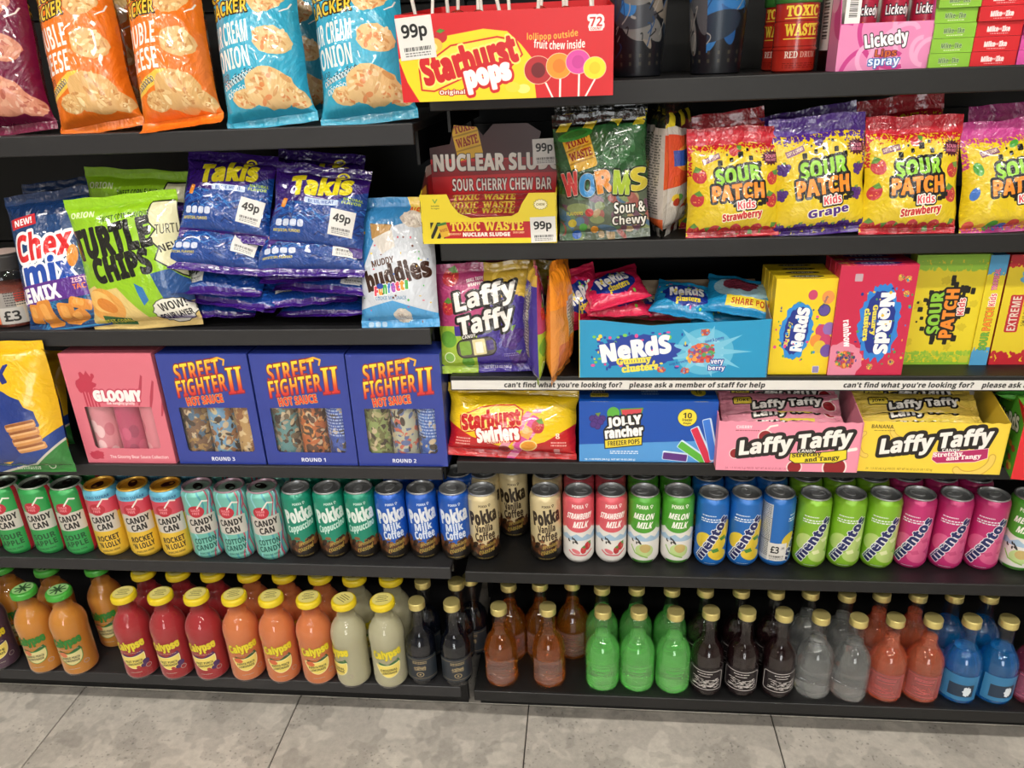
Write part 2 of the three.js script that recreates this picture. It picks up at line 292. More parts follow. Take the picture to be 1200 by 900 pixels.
// flat sticker on a carton front: centre in metres from the front's bottom middle
function flatSticker(g, x, y, w, h, rot, m, name = 'price_sticker', part = g.children[0]) { const s = obj(name, bx(w, h, 0.0004), m, part); s.position.set(x, y, 0.0003); s.rotation.z = R(rot); return s; }

// ---------------------------------------------------------------- cans
function lathe(pts, seg, h) {
  const g = new THREE.LatheGeometry(pts.map(([r, y]) => new THREE.Vector2(r, y)), seg); g.rotateY(Math.PI);
  if (h) { const p = g.attributes.position, u = g.attributes.uv; for (let i = 0; i < p.count; i++) u.setY(i, p.getY(i) / h); } return g;
}
const alu = M(0xb4b6b8, { metalness: 0.75, roughness: 0.36 }), tabMat = M(0xd4d6d8, { metalness: 0.7, roughness: 0.3 });
const canGeo = {};
function canParts(r, h) {
  return canGeo[r + '_' + h] ??= (() => {
    const n = 0.0045, body = lathe([[r - 0.007, 0.0], [r - 0.005, 0.0012], [r - 0.002, 0.006], [r, 0.0115], [r, h - 0.0125], [r - 0.0008, h - 0.0085], [r - n, h - 0.0035]], 48, h);
    const rim = lathe([[r - n, h - 0.0036], [r - n + 0.0014, h - 0.0028], [r - n + 0.0014, h - 0.0006], [r - n + 0.0004, h], [r - n - 0.0012, h - 0.0004], [r - n - 0.002, h - 0.0055]], 40);
    const lid = lathe([[r - n - 0.0018, h - 0.0055], [r - n - 0.004, h - 0.0062], [r - n - 0.005, h - 0.0045], [0.004, h - 0.0043], [0.0035, h - 0.0028], [0.0001, h - 0.0026]], 40);
    const base = lathe([[0.0001, 0.004], [r - 0.012, 0.003], [r - 0.008, 0.0002], [r - 0.0068, 0.0002]], 40);
    const sh = new THREE.Shape(); sh.absellipse(0, 0.004, 0.0072, 0.0115, 0, Math.PI * 2);
    const ho = new THREE.Path(); ho.absellipse(0, 0.0095, 0.0045, 0.0042, 0, Math.PI * 2); sh.holes.push(ho);
    const tab = new THREE.ExtrudeGeometry(sh, { depth: 0.0008, bevelEnabled: true, bevelSize: 0.0004, bevelThickness: 0.0004, bevelSegments: 1, curveSegments: 14 }); tab.rotateX(-Math.PI / 2); tab.translate(0, h - 0.0028, 0);
    return { body, rim, lid, base, tab };
  })();
}
function can(label, group, map, r, h, o = {}) {
  const g = thing(o.name ?? 'drink_can', label, 'can', group), p = canParts(r, h);
  obj('can_body', p.body, M(0xffffff, { map, roughness: 0.3, metalness: o.metal ?? 0.25, clearcoat: 0.3, clearcoatRoughness: 0.2 }), g);
  const lid = obj('lid', p.lid, o.lid ?? alu, g); obj('rim', p.rim, o.rim ?? alu, g); obj('pull_tab', p.tab, o.tab ?? tabMat, lid); obj('base', p.base, alu, g);
  return g;
}
// ---------------------------------------------------------------- bottles
const glass = M(0xffffff, { transmission: 1, thickness: 0, roughness: 0.02, ior: 1.5 });
const capGold = M(0xdccc82, { metalness: 0.7, roughness: 0.34 });
// ---------------------------------------------------------------- rice cracker bags on the top shelf
function crackerShape(c, x, y, rx, ry, rot, tone) {
  c.save(); c.translate(x, y); c.rotate(R(rot)); blob(c, 0, 0, rx, ry, 7, 0.06, tone[0]);
  for (let i = 0; i < 26; i++) { const a = rnd() * 6.28, k = Math.sqrt(rnd()) * 0.85; ell(c, Math.cos(a) * rx * k, Math.sin(a) * ry * k, rx * (0.08 + rnd() * 0.16), ry * (0.05 + rnd() * 0.1), tone[1 + (i % 3)], rnd() * 180); }
  c.restore();
}
const TONE = ['#dcae70', '#e8c48a', '#c48a4e', '#f0d8a4'], TONE_B = ['#e2bd84', '#efd6a8', '#cf9c62', '#d98a52'], TONE_P = ['#cf8a70', '#dba084', '#b2604e', '#e0b098'];
function pseudoScript(c, x, y, n, s, col, rot) { c.save(); c.translate(x, y); c.rotate(R(rot)); for (let i = 0; i < n; i++) { const q = i * s * 0.62; line(c, [[q, 0], [q, -s * 0.6], [q + s * 0.22, -s * 0.8], [q + s * 0.42, -s * 0.6], [q + s * 0.42, 0]], col, s * 0.12); ell(c, q + s * 0.09, -s * 0.08, s * 0.1, s * 0.1, null, 0, col, s * 0.08); if (i % 3 === 1) line(c, [[q, -s], [q + s * 0.4, -s * 1.08]], col, s * 0.1); } c.restore(); }
function crackerPrint(bg, l1, l2, tone, kind) {
  return tex(300, 576, (c, w, h) => {
    seedTo(kind + 20); fillR(c, 0, 0, w, h, bg);
    ell(c, 190, 80, 90, 50, kind === 2 ? '#d8d6cf' : bg);
    T(c, 'RICE', 60, 158, 130, 34, '#e9c53c', { st: '#3a2c12', lw: 9 }); T(c, 'CRACKER', 62, 208, 190, 46, '#e9c53c', { st: '#3a2c12', lw: 9 });
    if (kind === 1) { poly(c, [[160, 120], [300, 100], [250, 190], [200, 235], [182, 190]], '#efc45e'); }
    if (kind) { T(c, l1, 62, 290, 178, 70, '#f3efe8', {}); T(c, l2, 62, 368, 165, 66, '#f3efe8', {});
      T(c, 'FLAVOR', 25, 420, 60, 20, '#1d2226', { b: 0 });
      if (kind === 1) { poly(c, [[-5, 448], [130, 405], [170, 405], [170, 430], [0, 478]], '#ecc24a'); pseudoScript(c, 14, 462, 9, 19, '#f4f0ea', -16); pseudoScript(c, 13, 463, 9, 19, '#33251a', -16); }
      else { pseudoScript(c, 30, 455, 10, 22, '#1d2a30', -14); pseudoScript(c, 30, 455, 10, 20, '#f2f2f0', -14); pseudoScript(c, 40, 482, 8, 20, '#f2f2f0', -12); } }
    crackerShape(c, 214, 190, 58, 46, -12, tone); crackerShape(c, 222, 326, 60, 46, 18, tone);
    crackerShape(c, 100, 492, 48, 28, 8, tone); crackerShape(c, 190, 470, 82, 62, 12, tone); crackerShape(c, 258, 500, 44, 32, 30, tone);
    line(c, [[258, 236], [280, 222], [288, 205]], '#f3efe8', 4); line(c, [[165, 365], [170, 385]], '#f3efe8', 3);
  });
}
const crackerOrange = crackerPrint('#e8741c', 'DOUBLE', 'CHEESE', TONE, 1), crackerBlue = crackerPrint('#35a6c8', 'SOUR CREAM', '& ONION', TONE_B, 2), crackerPink = crackerPrint('#6c0f38', '', '', TONE_P, 0);
{
  const mO = film(crackerOrange), mB = film(crackerBlue), mP = film(crackerPink), o = (seed, x = {}) => ({ seed, belly: 0.5, nar: 0.13, wr: 1.3, ...x }), y = YS.A + 0.0005, grp = 'rice cracker bags on the top shelf';
  bagQ('snack_bag', 'dark magenta rice cracker bag beside the orange ones', 'snack bag', null, { bl: [-52, 158], br: [72, 154], tl: [-92, -60], tr: [22, -60], zb: -0.035, zt: -0.09, y }, 0.08, mP, null, o(1));
  bagQ('snack_bag', 'orange double cheese cracker bag next to the magenta bag', 'snack bag', null, { bl: [70, 156], br: [174, 153], tl: [28, -60], tr: [122, -60], zb: -0.03, zt: -0.09, y }, 0.08, mO, null, o(2));
  bagQ('snack_bag', 'orange double cheese cracker bag next to the sky blue ones', 'snack bag', null, { bl: [168, 154], br: [267, 156], tl: [136, -60], tr: [230, -60], zb: -0.012, zt: -0.08, y }, 0.08, mO, null, o(3, { fold: 0.9, sb: 0.016 }));
  bagQ('snack_bag', 'sky blue sour cream cracker bag beside an orange bag', 'snack bag', null, { bl: [266, 150], br: [375, 147], tl: [234, -60], tr: [344, -60], zb: -0.02, zt: -0.08, y }, 0.08, mB, null, o(4));
  bagQ('snack_bag', 'sky blue sour cream cracker bag beside the lollipop box', 'snack bag', null, { bl: [378, 147], br: [490, 145], tl: [352, -60], tr: [468, -60], zb: -0.02, zt: -0.08, y }, 0.08, mB, null, o(5));
  for (const [u, m, s, n] of [[115, mO, 6, 'orange double cheese cracker bag behind the front orange ones'], [330, mB, 7, 'sky blue sour cream cracker bag behind the front blue ones']])
    bagQ('snack_bag', n, 'snack bag', null, { bl: [u - 25, 146], br: [u + 75, 145], tl: [u - 55, -40], tr: [u + 45, -40], zb: -0.13, zt: -0.17, y }, 0.06, m, null, o(s));
}
// ---------------------------------------------------------------- second shelf: jar, crisp bags, purple pile
{
  const y = YS.B + 0.0004, p = atY(6, 386, y), r = 0.0385;
  const g = thing('food_jar', 'clear plastic food jar with red label and a three pound price', 'jar'); g.position.set(p.x, y, p.z - r); g.rotation.y = R(-6);
  const lab = tex(512, 170, (c) => { seedTo(8); fillR(c, 0, 0, 512, 170, '#a9332a'); fillR(c, 0, 60, 512, 110, '#c8b9a4'); fillR(c, 190, 0, 130, 170, '#8f8a86'); smallprint(c, 290, 20, 60, 60, 6, '#4a4644'); ell(c, 210, 80, 40, 34, '#b8201c'); T(c, 'crisp', 210, 80, 50, 20, '#f0e0d0'); rrect(c, 170, 105, 90, 60, 12, '#d2683c', 0, '#eee', 6); crackerShape(c, 215, 135, 34, 20, 10, ['#d9824a', '#e8a060', '#b05a34', '#f0c090']); rrect(c, 262, 82, 76, 70, 4, '#b7b3ae'); T(c, '£3', 300, 116, 48, 40, '#111', { b: 0, fat: 3 }); });
  obj('jar_body', lathe([[0.0001, 0], [r - 0.004, 0], [r, 0.004], [r, 0.078], [r - 0.004, 0.088], [r - 0.007, 0.092]], 48), M(0xffffff, { transmission: 1, thickness: 0, roughness: 0.05 }), g);
  obj('contents', lathe([[0.0001, 0.002], [r - 0.002, 0.003], [r - 0.002, 0.06], [r - 0.01, 0.064], [0.0001, 0.066]], 40), M(0x7a2f1c, { roughness: 0.7, bumpMap: crumple, bumpScale: 0.004 }), g);
  obj('label', lathe([[r + 0.0004, 0.008], [r + 0.0004, 0.058]], 48, 0.066), M(0xffffff, { map: lab, roughness: 0.4 }), g);
  obj('lid', lathe([[0.0001, 0.115], [r - 0.01, 0.115], [r - 0.006, 0.114], [r - 0.004, 0.111], [r - 0.004, 0.092], [r - 0.006, 0.0905]], 48), M(0x2c2a2a, { roughness: 0.4 }), g);
  obj('lid_disc', lathe([[0.0001, 0.1156], [r - 0.012, 0.1156], [r - 0.0115, 0.1151]], 40), M(0xbfa9a2, { roughness: 0.5 }), g);
}
const mixBag = tex(330, 520, (c, w, h) => {
  seedTo(31); fillR(c, 0, 0, w, h, '#163c6e'); fillR(c, 0, 0, w, 90, '#122c55');
  for (let i = 0; i < 40; i++) line(c, [[rnd() * w, 330 + rnd() * 190], [rnd() * w, 330 + rnd() * 190]], ['#1c5f94', '#0f2c58', '#2878ac'][i % 3], 6);
  c.save(); c.translate(80, 105); c.rotate(R(-6)); rrect(c, -58, -20, 116, 40, 4, '#c22a33'); T(c, 'NEW!', 0, 0, 80, 24, '#fff'); c.restore();
  T(c, 'Chex', 150, 195, 235, 100, '#d3262b', { st: '#f2f2f4', lw: 26, sk: -0.1, rot: -4, fat: 5 }); T(c, 'mix', 160, 292, 215, 100, '#1c49a8', { st: '#f2f2f4', lw: 26, sk: -0.1, rot: -4, fat: 7 });
  poly(c, [[0, 345], [w, 318], [w, 395], [0, 418]], '#5a2d8a'); T(c, 'REMIX', 90, 376, 200, 52, '#f4f2f6', { rot: -4, fat: 4 }); T(c, 'ZESTY', 275, 338, 66, 18, '#f0c4c8', { rot: -4 }); T(c, 'TACO', 275, 362, 66, 20, '#ee7f3a', { rot: -4 });
  for (const [x, y, a, b, r] of [[55, 455, 26, 44, 10], [110, 462, 30, 62, -4], [185, 468, 32, 50, 10], [250, 430, 40, 24, 20], [230, 475, 34, 26, -20]]) { c.save(); c.translate(x, y); c.rotate(R(r)); rrect(c, -a, -b, a * 2, b * 1.7, 12, '#d98a34'); rrect(c, -a * 0.7, -b * 0.8, a, b, 10, '#e6a24c'); c.restore(); }
  ell(c, 262, 250, 20, 40, '#d98a34', 10);
});
const turtleBag = tex(420, 520, (c, w, h) => {
  seedTo(32); fillR(c, 0, 0, w, h, '#8fc21e');
  poly(c, [[0, 350], [60, 330], [80, 352], [160, 340], [240, 470], [300, 470], [420, 380], [420, 520], [0, 520]], '#dfc27a');
  ell(c, 90, 410, 80, 66, '#e2a04a', 30); ell(c, 75, 395, 60, 40, '#efbf6a', 30); ell(c, 95, 410, 44, 26, '#d9842e', 30);
  poly(c, [[330, 40], [420, 40], [420, 330], [330, 250], [350, 210], [318, 170], [345, 140], [312, 100]], '#d8d5ad', '#171a12', 5);
  T(c, 'TURTLE', 388, 140, 90, 36, '#1a1a16', { b: 0 }); T(c, 'NEW', 385, 205, 70, 28, '#1a1a16', { rot: -14 });
  T(c, 'ORION', 66, 62, 100, 22, '#e6f0c2', { sk: -0.2 }); T(c, 'SWEET CORN FLAVOUR', 230, 78, 190, 20, '#1f3a12', { rot: -2 });
  T(c, 'TURTLE', 165, 160, 320, 104, '#12130f', { rot: -7, fat: 12 }); T(c, 'CHIPS', 195, 262, 230, 88, '#12130f', { rot: -7, fat: 11 });
  poly(c, [[300, 300], [370, 290], [420, 340], [420, 420], [330, 420]], '#1d4a86'); poly(c, [[232, 330], [262, 350], [270, 400], [246, 420]], '#2b6fb0');
  poly(c, [[60, 450], [170, 468], [175, 500], [60, 490]], '#1f5a2a'); T(c, 'SWEET CORN', 100, 478, 130, 20, '#e8d84a');
  blob(c, 345, 450, 75, 52, 9, 0.06, '#e9e6da', '#222', 3); T(c, 'WOW!', 345, 428, 100, 34, '#1a1a1a', { rot: -8 }); T(c, 'FOUR LAYER', 345, 468, 120, 24, '#1a1a1a', { rot: -8, b: 0, fat: 2 });
});
const takisTex = tex(300, 380, (c, w, h) => {
  seedTo(33); fillR(c, 0, 0, w, h, '#2e1266'); poly(c, [[0, 250], [60, 170], [170, 175], [300, 95], [300, 345], [0, 345]], '#143f8c');
  for (let i = 0; i < 60; i++) { const x = rnd() * w, y = 180 + rnd() * 130; line(c, [[x, y], [x + 10 + rnd() * 30, y - 10 - rnd() * 16], [x + 30 + rnd() * 30, y - 2]], ['#1f5cae', '#0f3072', '#2f78c4', '#0c2660'][i % 4], 4); }
  fillR(c, 0, 338, w, 42, '#3a1776');
  T(c, 'Takis', 158, 92, 190, 82, '#dfcf1f', { st: '#2a2360', lw: 10, rot: -8, fat: 8, sk: -0.15 }); ell(c, 214, 40, 16, 14, null, 0, '#dfcf1f', 7); ell(c, 214, 40, 5, 4, '#dfcf1f'); poly(c, [[196, 36], [176, 52], [200, 48]], '#8a5a3a');
  rrect(c, 110, 150, 110, 24, 5, '#b9cbe6'); T(c, 'BLUE HEAT', 165, 162, 84, 14, '#2a4a9a', { rot: -3 });
  c.save(); c.translate(40, 178); c.rotate(0.2); rrect(c, -8, -20, 16, 40, 6, '#d8842a'); c.restore();
  for (let k = 0; k < 4; k++) rrect(c, 22 + k * 24, 248, 20, 30, 7, '#c9d2e6'); T(c, 'ARTIFICIAL FLAVORS', 60, 296, 90, 12, '#e0c84a'); T(c, 'NATURAL', 262, 140, 56, 12, '#a8c43a'); T(c, 'FLAVOR', 258, 156, 56, 12, '#a8c43a');
});
const buddiesTex = tex(300, 470, (c, w, h) => {
  seedTo(34); fillR(c, 0, 0, w, h, '#3580b8'); poly(c, [[0, 300], [90, 130], [210, 90], [300, 90], [300, 470], [150, 380], [0, 420]], '#c9cfd8');
  poly(c, [[0, 400], [140, 370], [300, 420], [300, 470], [0, 470]], '#4a9ad2'); poly(c, [[200, 0], [300, 0], [300, 90], [220, 60]], '#d8b94a'); T(c, 'NEW!', 250, 52, 70, 28, '#d0452a', { rot: 4 });
  crackerShape(c, 230, 82, 50, 30, 8, ['#cbbfb2', '#dcd2c6', '#b4a69a', '#e6ded2']); poly(c, [[62, 96], [150, 104], [110, 190], [70, 150]], '#b58b4e', '#8a6a3a', 3); poly(c, [[70, 150], [150, 120], [160, 180], [110, 206]], '#d6d0c8');
  T(c, 'MUDDY', 110, 232, 90, 22, '#4a2a1c', { rot: -10, b: 0, fat: 2 }); T(c, 'buddies', 160, 275, 250, 72, '#3a2016', { rot: -12, fat: 7 });
  const cols = ['#d8485a', '#e8963a', '#4aa84e', '#3a7ac8', '#9a4ab0', '#d8485a', '#e8963a', '#4aa84e']; 'Funfetti'.split('').forEach((ch, i) => T(c, ch, 80 + i * 17, 335 - i * 3, ch === 'f' || ch === 'i' ? 9 : 15, 30, cols[i], { fat: 4, st: '#f2f2f2', lw: 8 }));
  ell(c, 95, 318, 14, 10, '#2a4aa0'); T(c, 'COOKIE MIX SNACK', 135, 360, 120, 14, '#3a6a9c', { b: 0 }); specks(c, 0, 120, 300, 330, 40, 3, ['#d8485a', '#e8c03a', '#4aa84e', '#3a62b0', '#6a3a2a']);
  crackerShape(c, 170, 425, 34, 26, 0, ['#cfc8c0', '#dcd2c6', '#b4a69a', '#e6ded2']); for (let k = 0; k < 3; k++) rrect(c, 30 + k * 26, 445, 20, 20, 6, '#a9c8e2');
});
{
  const y = YS.B + 0.0005, mC = film(mixBag, { roughness: 0.2 }), mT = film(turtleBag), mK = film(takisTex, { roughness: 0.16, bumpScale: 0.0016 }), mKb = plainFilm(0x2e1266, { roughness: 0.2, bumpScale: 0.0013 }), mB = film(buddiesTex), silver = plainFilm(0xb8bcc4, { roughness: 0.3 });
  bagQ('snack_bag', 'navy snack mix bag with purple band in front of its twin', 'snack bag', null, { bl: [38, 390], br: [134, 390], tl: [2, 230], tr: [104, 218], zb: -0.008, zt: -0.06, y }, 0.05, mC, null, { seed: 11 });
  bagQ('snack_bag', 'navy snack mix bag whose top peeks over its twin', 'snack bag', null, { bl: [55, 384], br: [140, 384], tl: [25, 218], tr: [110, 204], zb: -0.09, zt: -0.15, y }, 0.045, mC, null, { seed: 12 });
  bagQ('snack_bag', 'lime green corn chip bag leaning forward of its twin', 'snack bag', null, { bl: [116, 386], br: [236, 388], tl: [68, 220], tr: [212, 236], zb: -0.01, zt: -0.035, y }, 0.055, mT, null, { seed: 13, flare: 0.0 });
  bagQ('snack_bag', 'lime green corn chip bag standing behind the front one', 'snack bag', null, { bl: [120, 376], br: [236, 376], tl: [98, 205], tr: [226, 192], zb: -0.085, zt: -0.115, y }, 0.045, mT, null, { seed: 14 });
  bagQ('snack_bag', 'pale blue and white snack bag with brown lettering beside the purple pile', 'snack bag', null, { bl: [416, 387], br: [524, 385], tl: [424, 240], tr: [500, 222], zb: -0.004, zt: -0.06, y }, 0.05, mB, null, { seed: 15 });
  // purple snack bags: lower ones lie flat with their seals to the front, the upper ones lean on the pile
  const grp = 'purple and blue snack bags in a pile', P = priceSticker('49p');
  const where = ['at the bottom of the pile', 'second from the bottom of the pile', 'third from the bottom of the pile', 'fourth from the bottom of the pile', 'fifth from the bottom of the pile'];
  const lying = (u, layer, z, lean, roll, yaw, seed, st, side) => {
    const g = thing('snack_bag', 'flat purple snack bag ' + where[layer] + (side ? ' beside the pale blue bag' : ' beside the lime bag'), 'snack bag', grp), p = at(u, 380, z); g.position.set(p.x, y + 0.012 + layer * 0.0185, z);
    g.quaternion.setFromEuler(new THREE.Euler(R(-lean), 0, 0)).premultiply(new THREE.Quaternion().setFromEuler(new THREE.Euler(0, R(yaw), R(roll), 'YZX')));
    bag(g, 0.142, 0.165, 0.019, mK, mKb, { seed, wr: 1.5, sb: 0.014, st: 0.014, fold: 0.5, nar: 0.02 });
    if (st) g.sticker(st[0], st[1], 0.034, 0.03, st[2], P); return g;
  };
  // [u, layer, z of the front seal, lean from upright, roll, yaw, seed, sticker, nearer the pale blue bag]
  for (const a of [[244, 0, -0.006, 70, -2, 6, 21, null, 0], [374, 0, -0.008, 70, 2, -3, 23, null, 1], [270, 1, -0.002, 62, -7, -5, 22, null, 0], [366, 1, -0.006, 64, 3, 4, 26, [0.2, 0.3, 10], 1],
    [254, 2, -0.004, 58, -4, 4, 25, [0.25, 0.24, 4], 0], [376, 2, -0.008, 60, -2, -5, 27, [0.85, 0.22, 0], 1], [366, 3, -0.006, 56, 2, 3, 29, [0.3, 0.2, 4], 1]]) lying(...a);
  const mk = (label, q, seed, st) => { const g = bagQ('snack_bag', label, 'snack bag', grp, { ...q }, 0.034, mK, mKb, { seed, wr: 1.3, nar: 0.03 }); if (st) for (const s of [st].flat(0)) g.sticker(s[0], s[1], 0.034, 0.037, s[2], P); return g; };
  mk('purple snack bag folded over the pile below an upright one', { bl: [188, 313], br: [303, 325], tl: [205, 235], tr: [322, 248], zb: -0.004, zt: -0.075 }, 41, [0.83, 0.42, -8]);
  mk('purple snack bag tilted low on the pile beside the pale blue bag', { bl: [298, 320], br: [428, 328], tl: [312, 240], tr: [432, 250], zb: 0, zt: -0.07 }, 42, [0.83, 0.4, -4]);
  mk('purple snack bag propped upright on the pile beside the lime bag', { bl: [203, 278], br: [320, 288], tl: [226, 178], tr: [322, 182], zb: -0.02, zt: -0.075 }, 43, [0.8, 0.34, -8]);
  mk('purple snack bag propped upright on the pile and wider at its top', { bl: [314, 290], br: [424, 305], tl: [326, 188], tr: [434, 202], zb: -0.012, zt: -0.06 }, 44, [0.78, 0.36, -4]);
  mk('purple snack bag standing behind the upright ones on the pile', { bl: [320, 290], br: [420, 292], tl: [326, 180], tr: [428, 176], zb: -0.07, zt: -0.11 }, 45);
}
// ---------------------------------------------------------------- top shelf: lollipops, cups, drums, sprays, cartons
const popsTex = tex(640, 262, (c, w, h) => {
  seedTo(51); fillR(c, 0, 0, w, h, '#c9161d');
  poly(c, [[0, 130], [30, 110], [120, 70], [260, 50], [330, 60], [370, 100], [400, 140], [410, 262], [52, 262], [20, 200]], '#f3cf1e');
  poly(c, [[60, 160], [160, 95], [300, 75], [355, 88], [372, 130], [330, 170], [210, 185], [100, 230], [62, 225]], '#f5d84a', '#c8271c', 5);
  ell(c, 132, 68, 20, 18, '#b8202a'); poly(c, [[120, 52], [132, 44], [148, 50], [132, 58]], '#4a8a2a'); ell(c, 110, 92, 26, 22, '#f0b04a'); ell(c, 102, 98, 18, 16, '#f7e6a0');
  T(c, 'Starburst', 210, 138, 290, 82, '#c4161c', { rot: -13, fat: 9, st: '#f7e27a', lw: 18 });
  T(c, 'pops', 268, 196, 136, 66, '#f7f3ee', { rot: -10, fat: 9, st: '#c4161c', lw: 26 });
  T(c, 'Original', 155, 236, 78, 18, '#fbf6ee', { st: '#a11', lw: 6 }); 
  T(c, 'lollipop outside', 462, 80, 150, 26, '#f0b23a', { rot: -2, arc: -0.16 }); T(c, 'fruit chew inside', 482, 104, 150, 26, '#f7f0e6', { rot: 2, arc: -0.16 });
  T(c, '72', 588, 44, 36, 28, '#c9161d', { st: '#f6efe8', lw: 14 }); rrect(c, 568, 58, 40, 12, 3, '#f6efe8'); T(c, 'COUNT', 588, 64, 32, 8, '#c9161d');
  for (const [x, y, r, col, cc] of [[418, 178, 42, '#b02026', '#6a0c12'], [480, 168, 38, '#ef9222', '#e07a18'], [536, 158, 36, '#d64aa0', '#c43a90'], [585, 178, 33, '#f2d62a', '#e6c21e']]) { poly(c, [[x + (x < 430 ? 18 : 0), y + r - 4], [x + 6 + (x < 430 ? 18 : 0), y + r - 4], [x + (x < 430 ? 44 : x > 570 ? -24 : 4), 262], [x - 6 + (x < 430 ? 44 : x > 570 ? -24 : 4), 262]], '#f2e9e2'); ell(c, x, y, r, r, col, 0, '#f0c8a8', 2); ell(c, x, y, r * 0.5, r * 0.55, cc); }
  ell(c, 372, 232, 20, 14, '#f5e27e'); ell(c, 340, 226, 22, 16, '#f0d23e');
});
{
  const f = frame({ bl: [472, 119], br: [719, 106], tl: [462, 21], tr: [716, 3], zb: 0.14, upright: 1, y: YS.a + 0.0006 }), tip = R(4.5);   // rests on the lip, tipped forward
  f.h += 0.14 * Math.sin(tip); f.pos.y -= 0.14 * Math.sin(tip); f.quat.setFromEuler(new THREE.Euler(tip, 0, 0));
  const g = thing('lollipop_box', 'open red and yellow card box of lollipops with price sticker', 'box'); put(g, f); 
  const red = card(0xc9161d), d = 0.3; carton(g, f.w, f.h, d, { front: paper(popsTex), side: red }, { open: true });
  flatSticker(g, -f.w * 0.41, f.h * 0.74, 0.0405, 0.043, 4, priceSticker('99p'));
  const stick = new THREE.CylinderGeometry(0.0021, 0.0021, 0.075, 8).translate(0, 0.0375, 0), head = new THREE.SphereGeometry(0.0145, 16, 12);
  const heads = [0xa31a22, 0xd97c1c, 0xbf3f8c, 0xd9c024].map((k) => M(k, { roughness: 0.25, clearcoat: 0.5 })), white = M(0xe6e2da, { roughness: 0.6 });
  const wrapG = lathe([[0.0001, -0.016], [0.012, -0.011], [0.0155, 0], [0.011, 0.011], [0.004, 0.017], [0.009, 0.026], [0.0005, 0.03]], 14), wrapM = [0x9c1420, 0xd8d0cc, 0xb3301c].map((k) => M(k, { roughness: 0.2, transmission: 0.3, bumpMap: crumple, bumpScale: 0.002 }));
  seedTo(4);
  for (let k = 0; k < 14; k++) {
    const l = thing('lollipop', 'wrapped lollipop with white stick up in the red box', 'lollipop', 'lollipops in the red box'), fx = (k % 7 - 3) / 7 * f.w * 0.96, fz = -0.04 - Math.floor(k / 7) * 0.055;
    obj('stick', stick, white, l); obj('candy_head', head, heads[k % 4], l); obj('wrapper', wrapG, wrapM[k % 3], l);
    l.position.copy(V(fx, f.h * 0.55 + (k % 3) * 0.006, fz).applyQuaternion(f.quat).add(g.position)); l.rotation.set(R((rnd() - 0.5) * 20), rnd() * 3, R((rnd() - 0.5) * 34));
  }
}
{ // tapered dark cups
  const cupTex = tex(512, 256, (c, w, h) => { seedTo(61); fillR(c, 0, 0, w, h, '#14161b'); const cols = ['#4a4c50', '#6b6a68', '#1d4f86', '#3a3d44', '#2a6aa6', '#7c7368', '#23303f']; for (let i = 0; i < 34; i++) { const x = rnd() * w, y = rnd() * 170; c.beginPath(); c.ellipse(x, y, 14 + rnd() * 26, 30 + rnd() * 46, rnd() * 3, 0, 6.3); c.fillStyle = cols[i % 7]; c.fill(); } for (let i = 0; i < 60; i++) { const x = rnd() * w, y = rnd() * 190; c.beginPath(); c.moveTo(x, y); c.quadraticCurveTo(x + 30 * rnd(), y + 40 * rnd() - 20, x + 10 - 40 * rnd(), y + 50 * rnd()); c.strokeStyle = ['#0d0f13', '#8f8a84', '#1a3f6c'][i % 3]; c.lineWidth = 3; c.stroke(); } for (let k = 0; k < 16; k++) for (let j = 0; j < 2; j++) fillR(c, k * 32 + 4, 204 + j * 18, 8, 8, '#3c382f'); });
  const r0 = 0.034, r1 = 0.043, h = 0.15, geo = lathe([[0.0001, 0], [r0 - 0.002, 0], [r0, 0.002], [r1, h]], 48, h), inner = lathe([[r1, h], [r1 - 0.0015, h], [r0 - 0.002, 0.006], [0.0001, 0.006]], 48);
  const cm = M(0xffffff, { map: cupTex, roughness: 0.3 }), im = M(0x15161a, { roughness: 0.5 });
  for (const [u, v, z, rot, l] of [[748, 86, -0.11, 20, 'dark tapered plastic cup with blue and grey print beside the lollipop box'], [842, 84, -0.1, 150, 'dark tapered plastic cup with blue and grey print nearer the red drums']]) { const p = at(u, v, z), g = thing('tumbler_cup', l, 'cup'); g.position.set(p.x, YS.a + 0.0003, z - 0.034); g.rotation.y = R(rot); obj('cup_wall', geo, cm, g); obj('cup_inside', inner, im, g); }
}
const wasteLogo = (c, x, y, w) => { T(c, 'TOXIC', x, y - w * 0.13, w, w * 0.2, '#d9c33a', { f: 'serif', st: '#3a1208', lw: 3 }); T(c, 'WASTE', x, y + w * 0.15, w, w * 0.22, '#d9c33a', { f: 'serif', st: '#3a1208', lw: 3 }); };
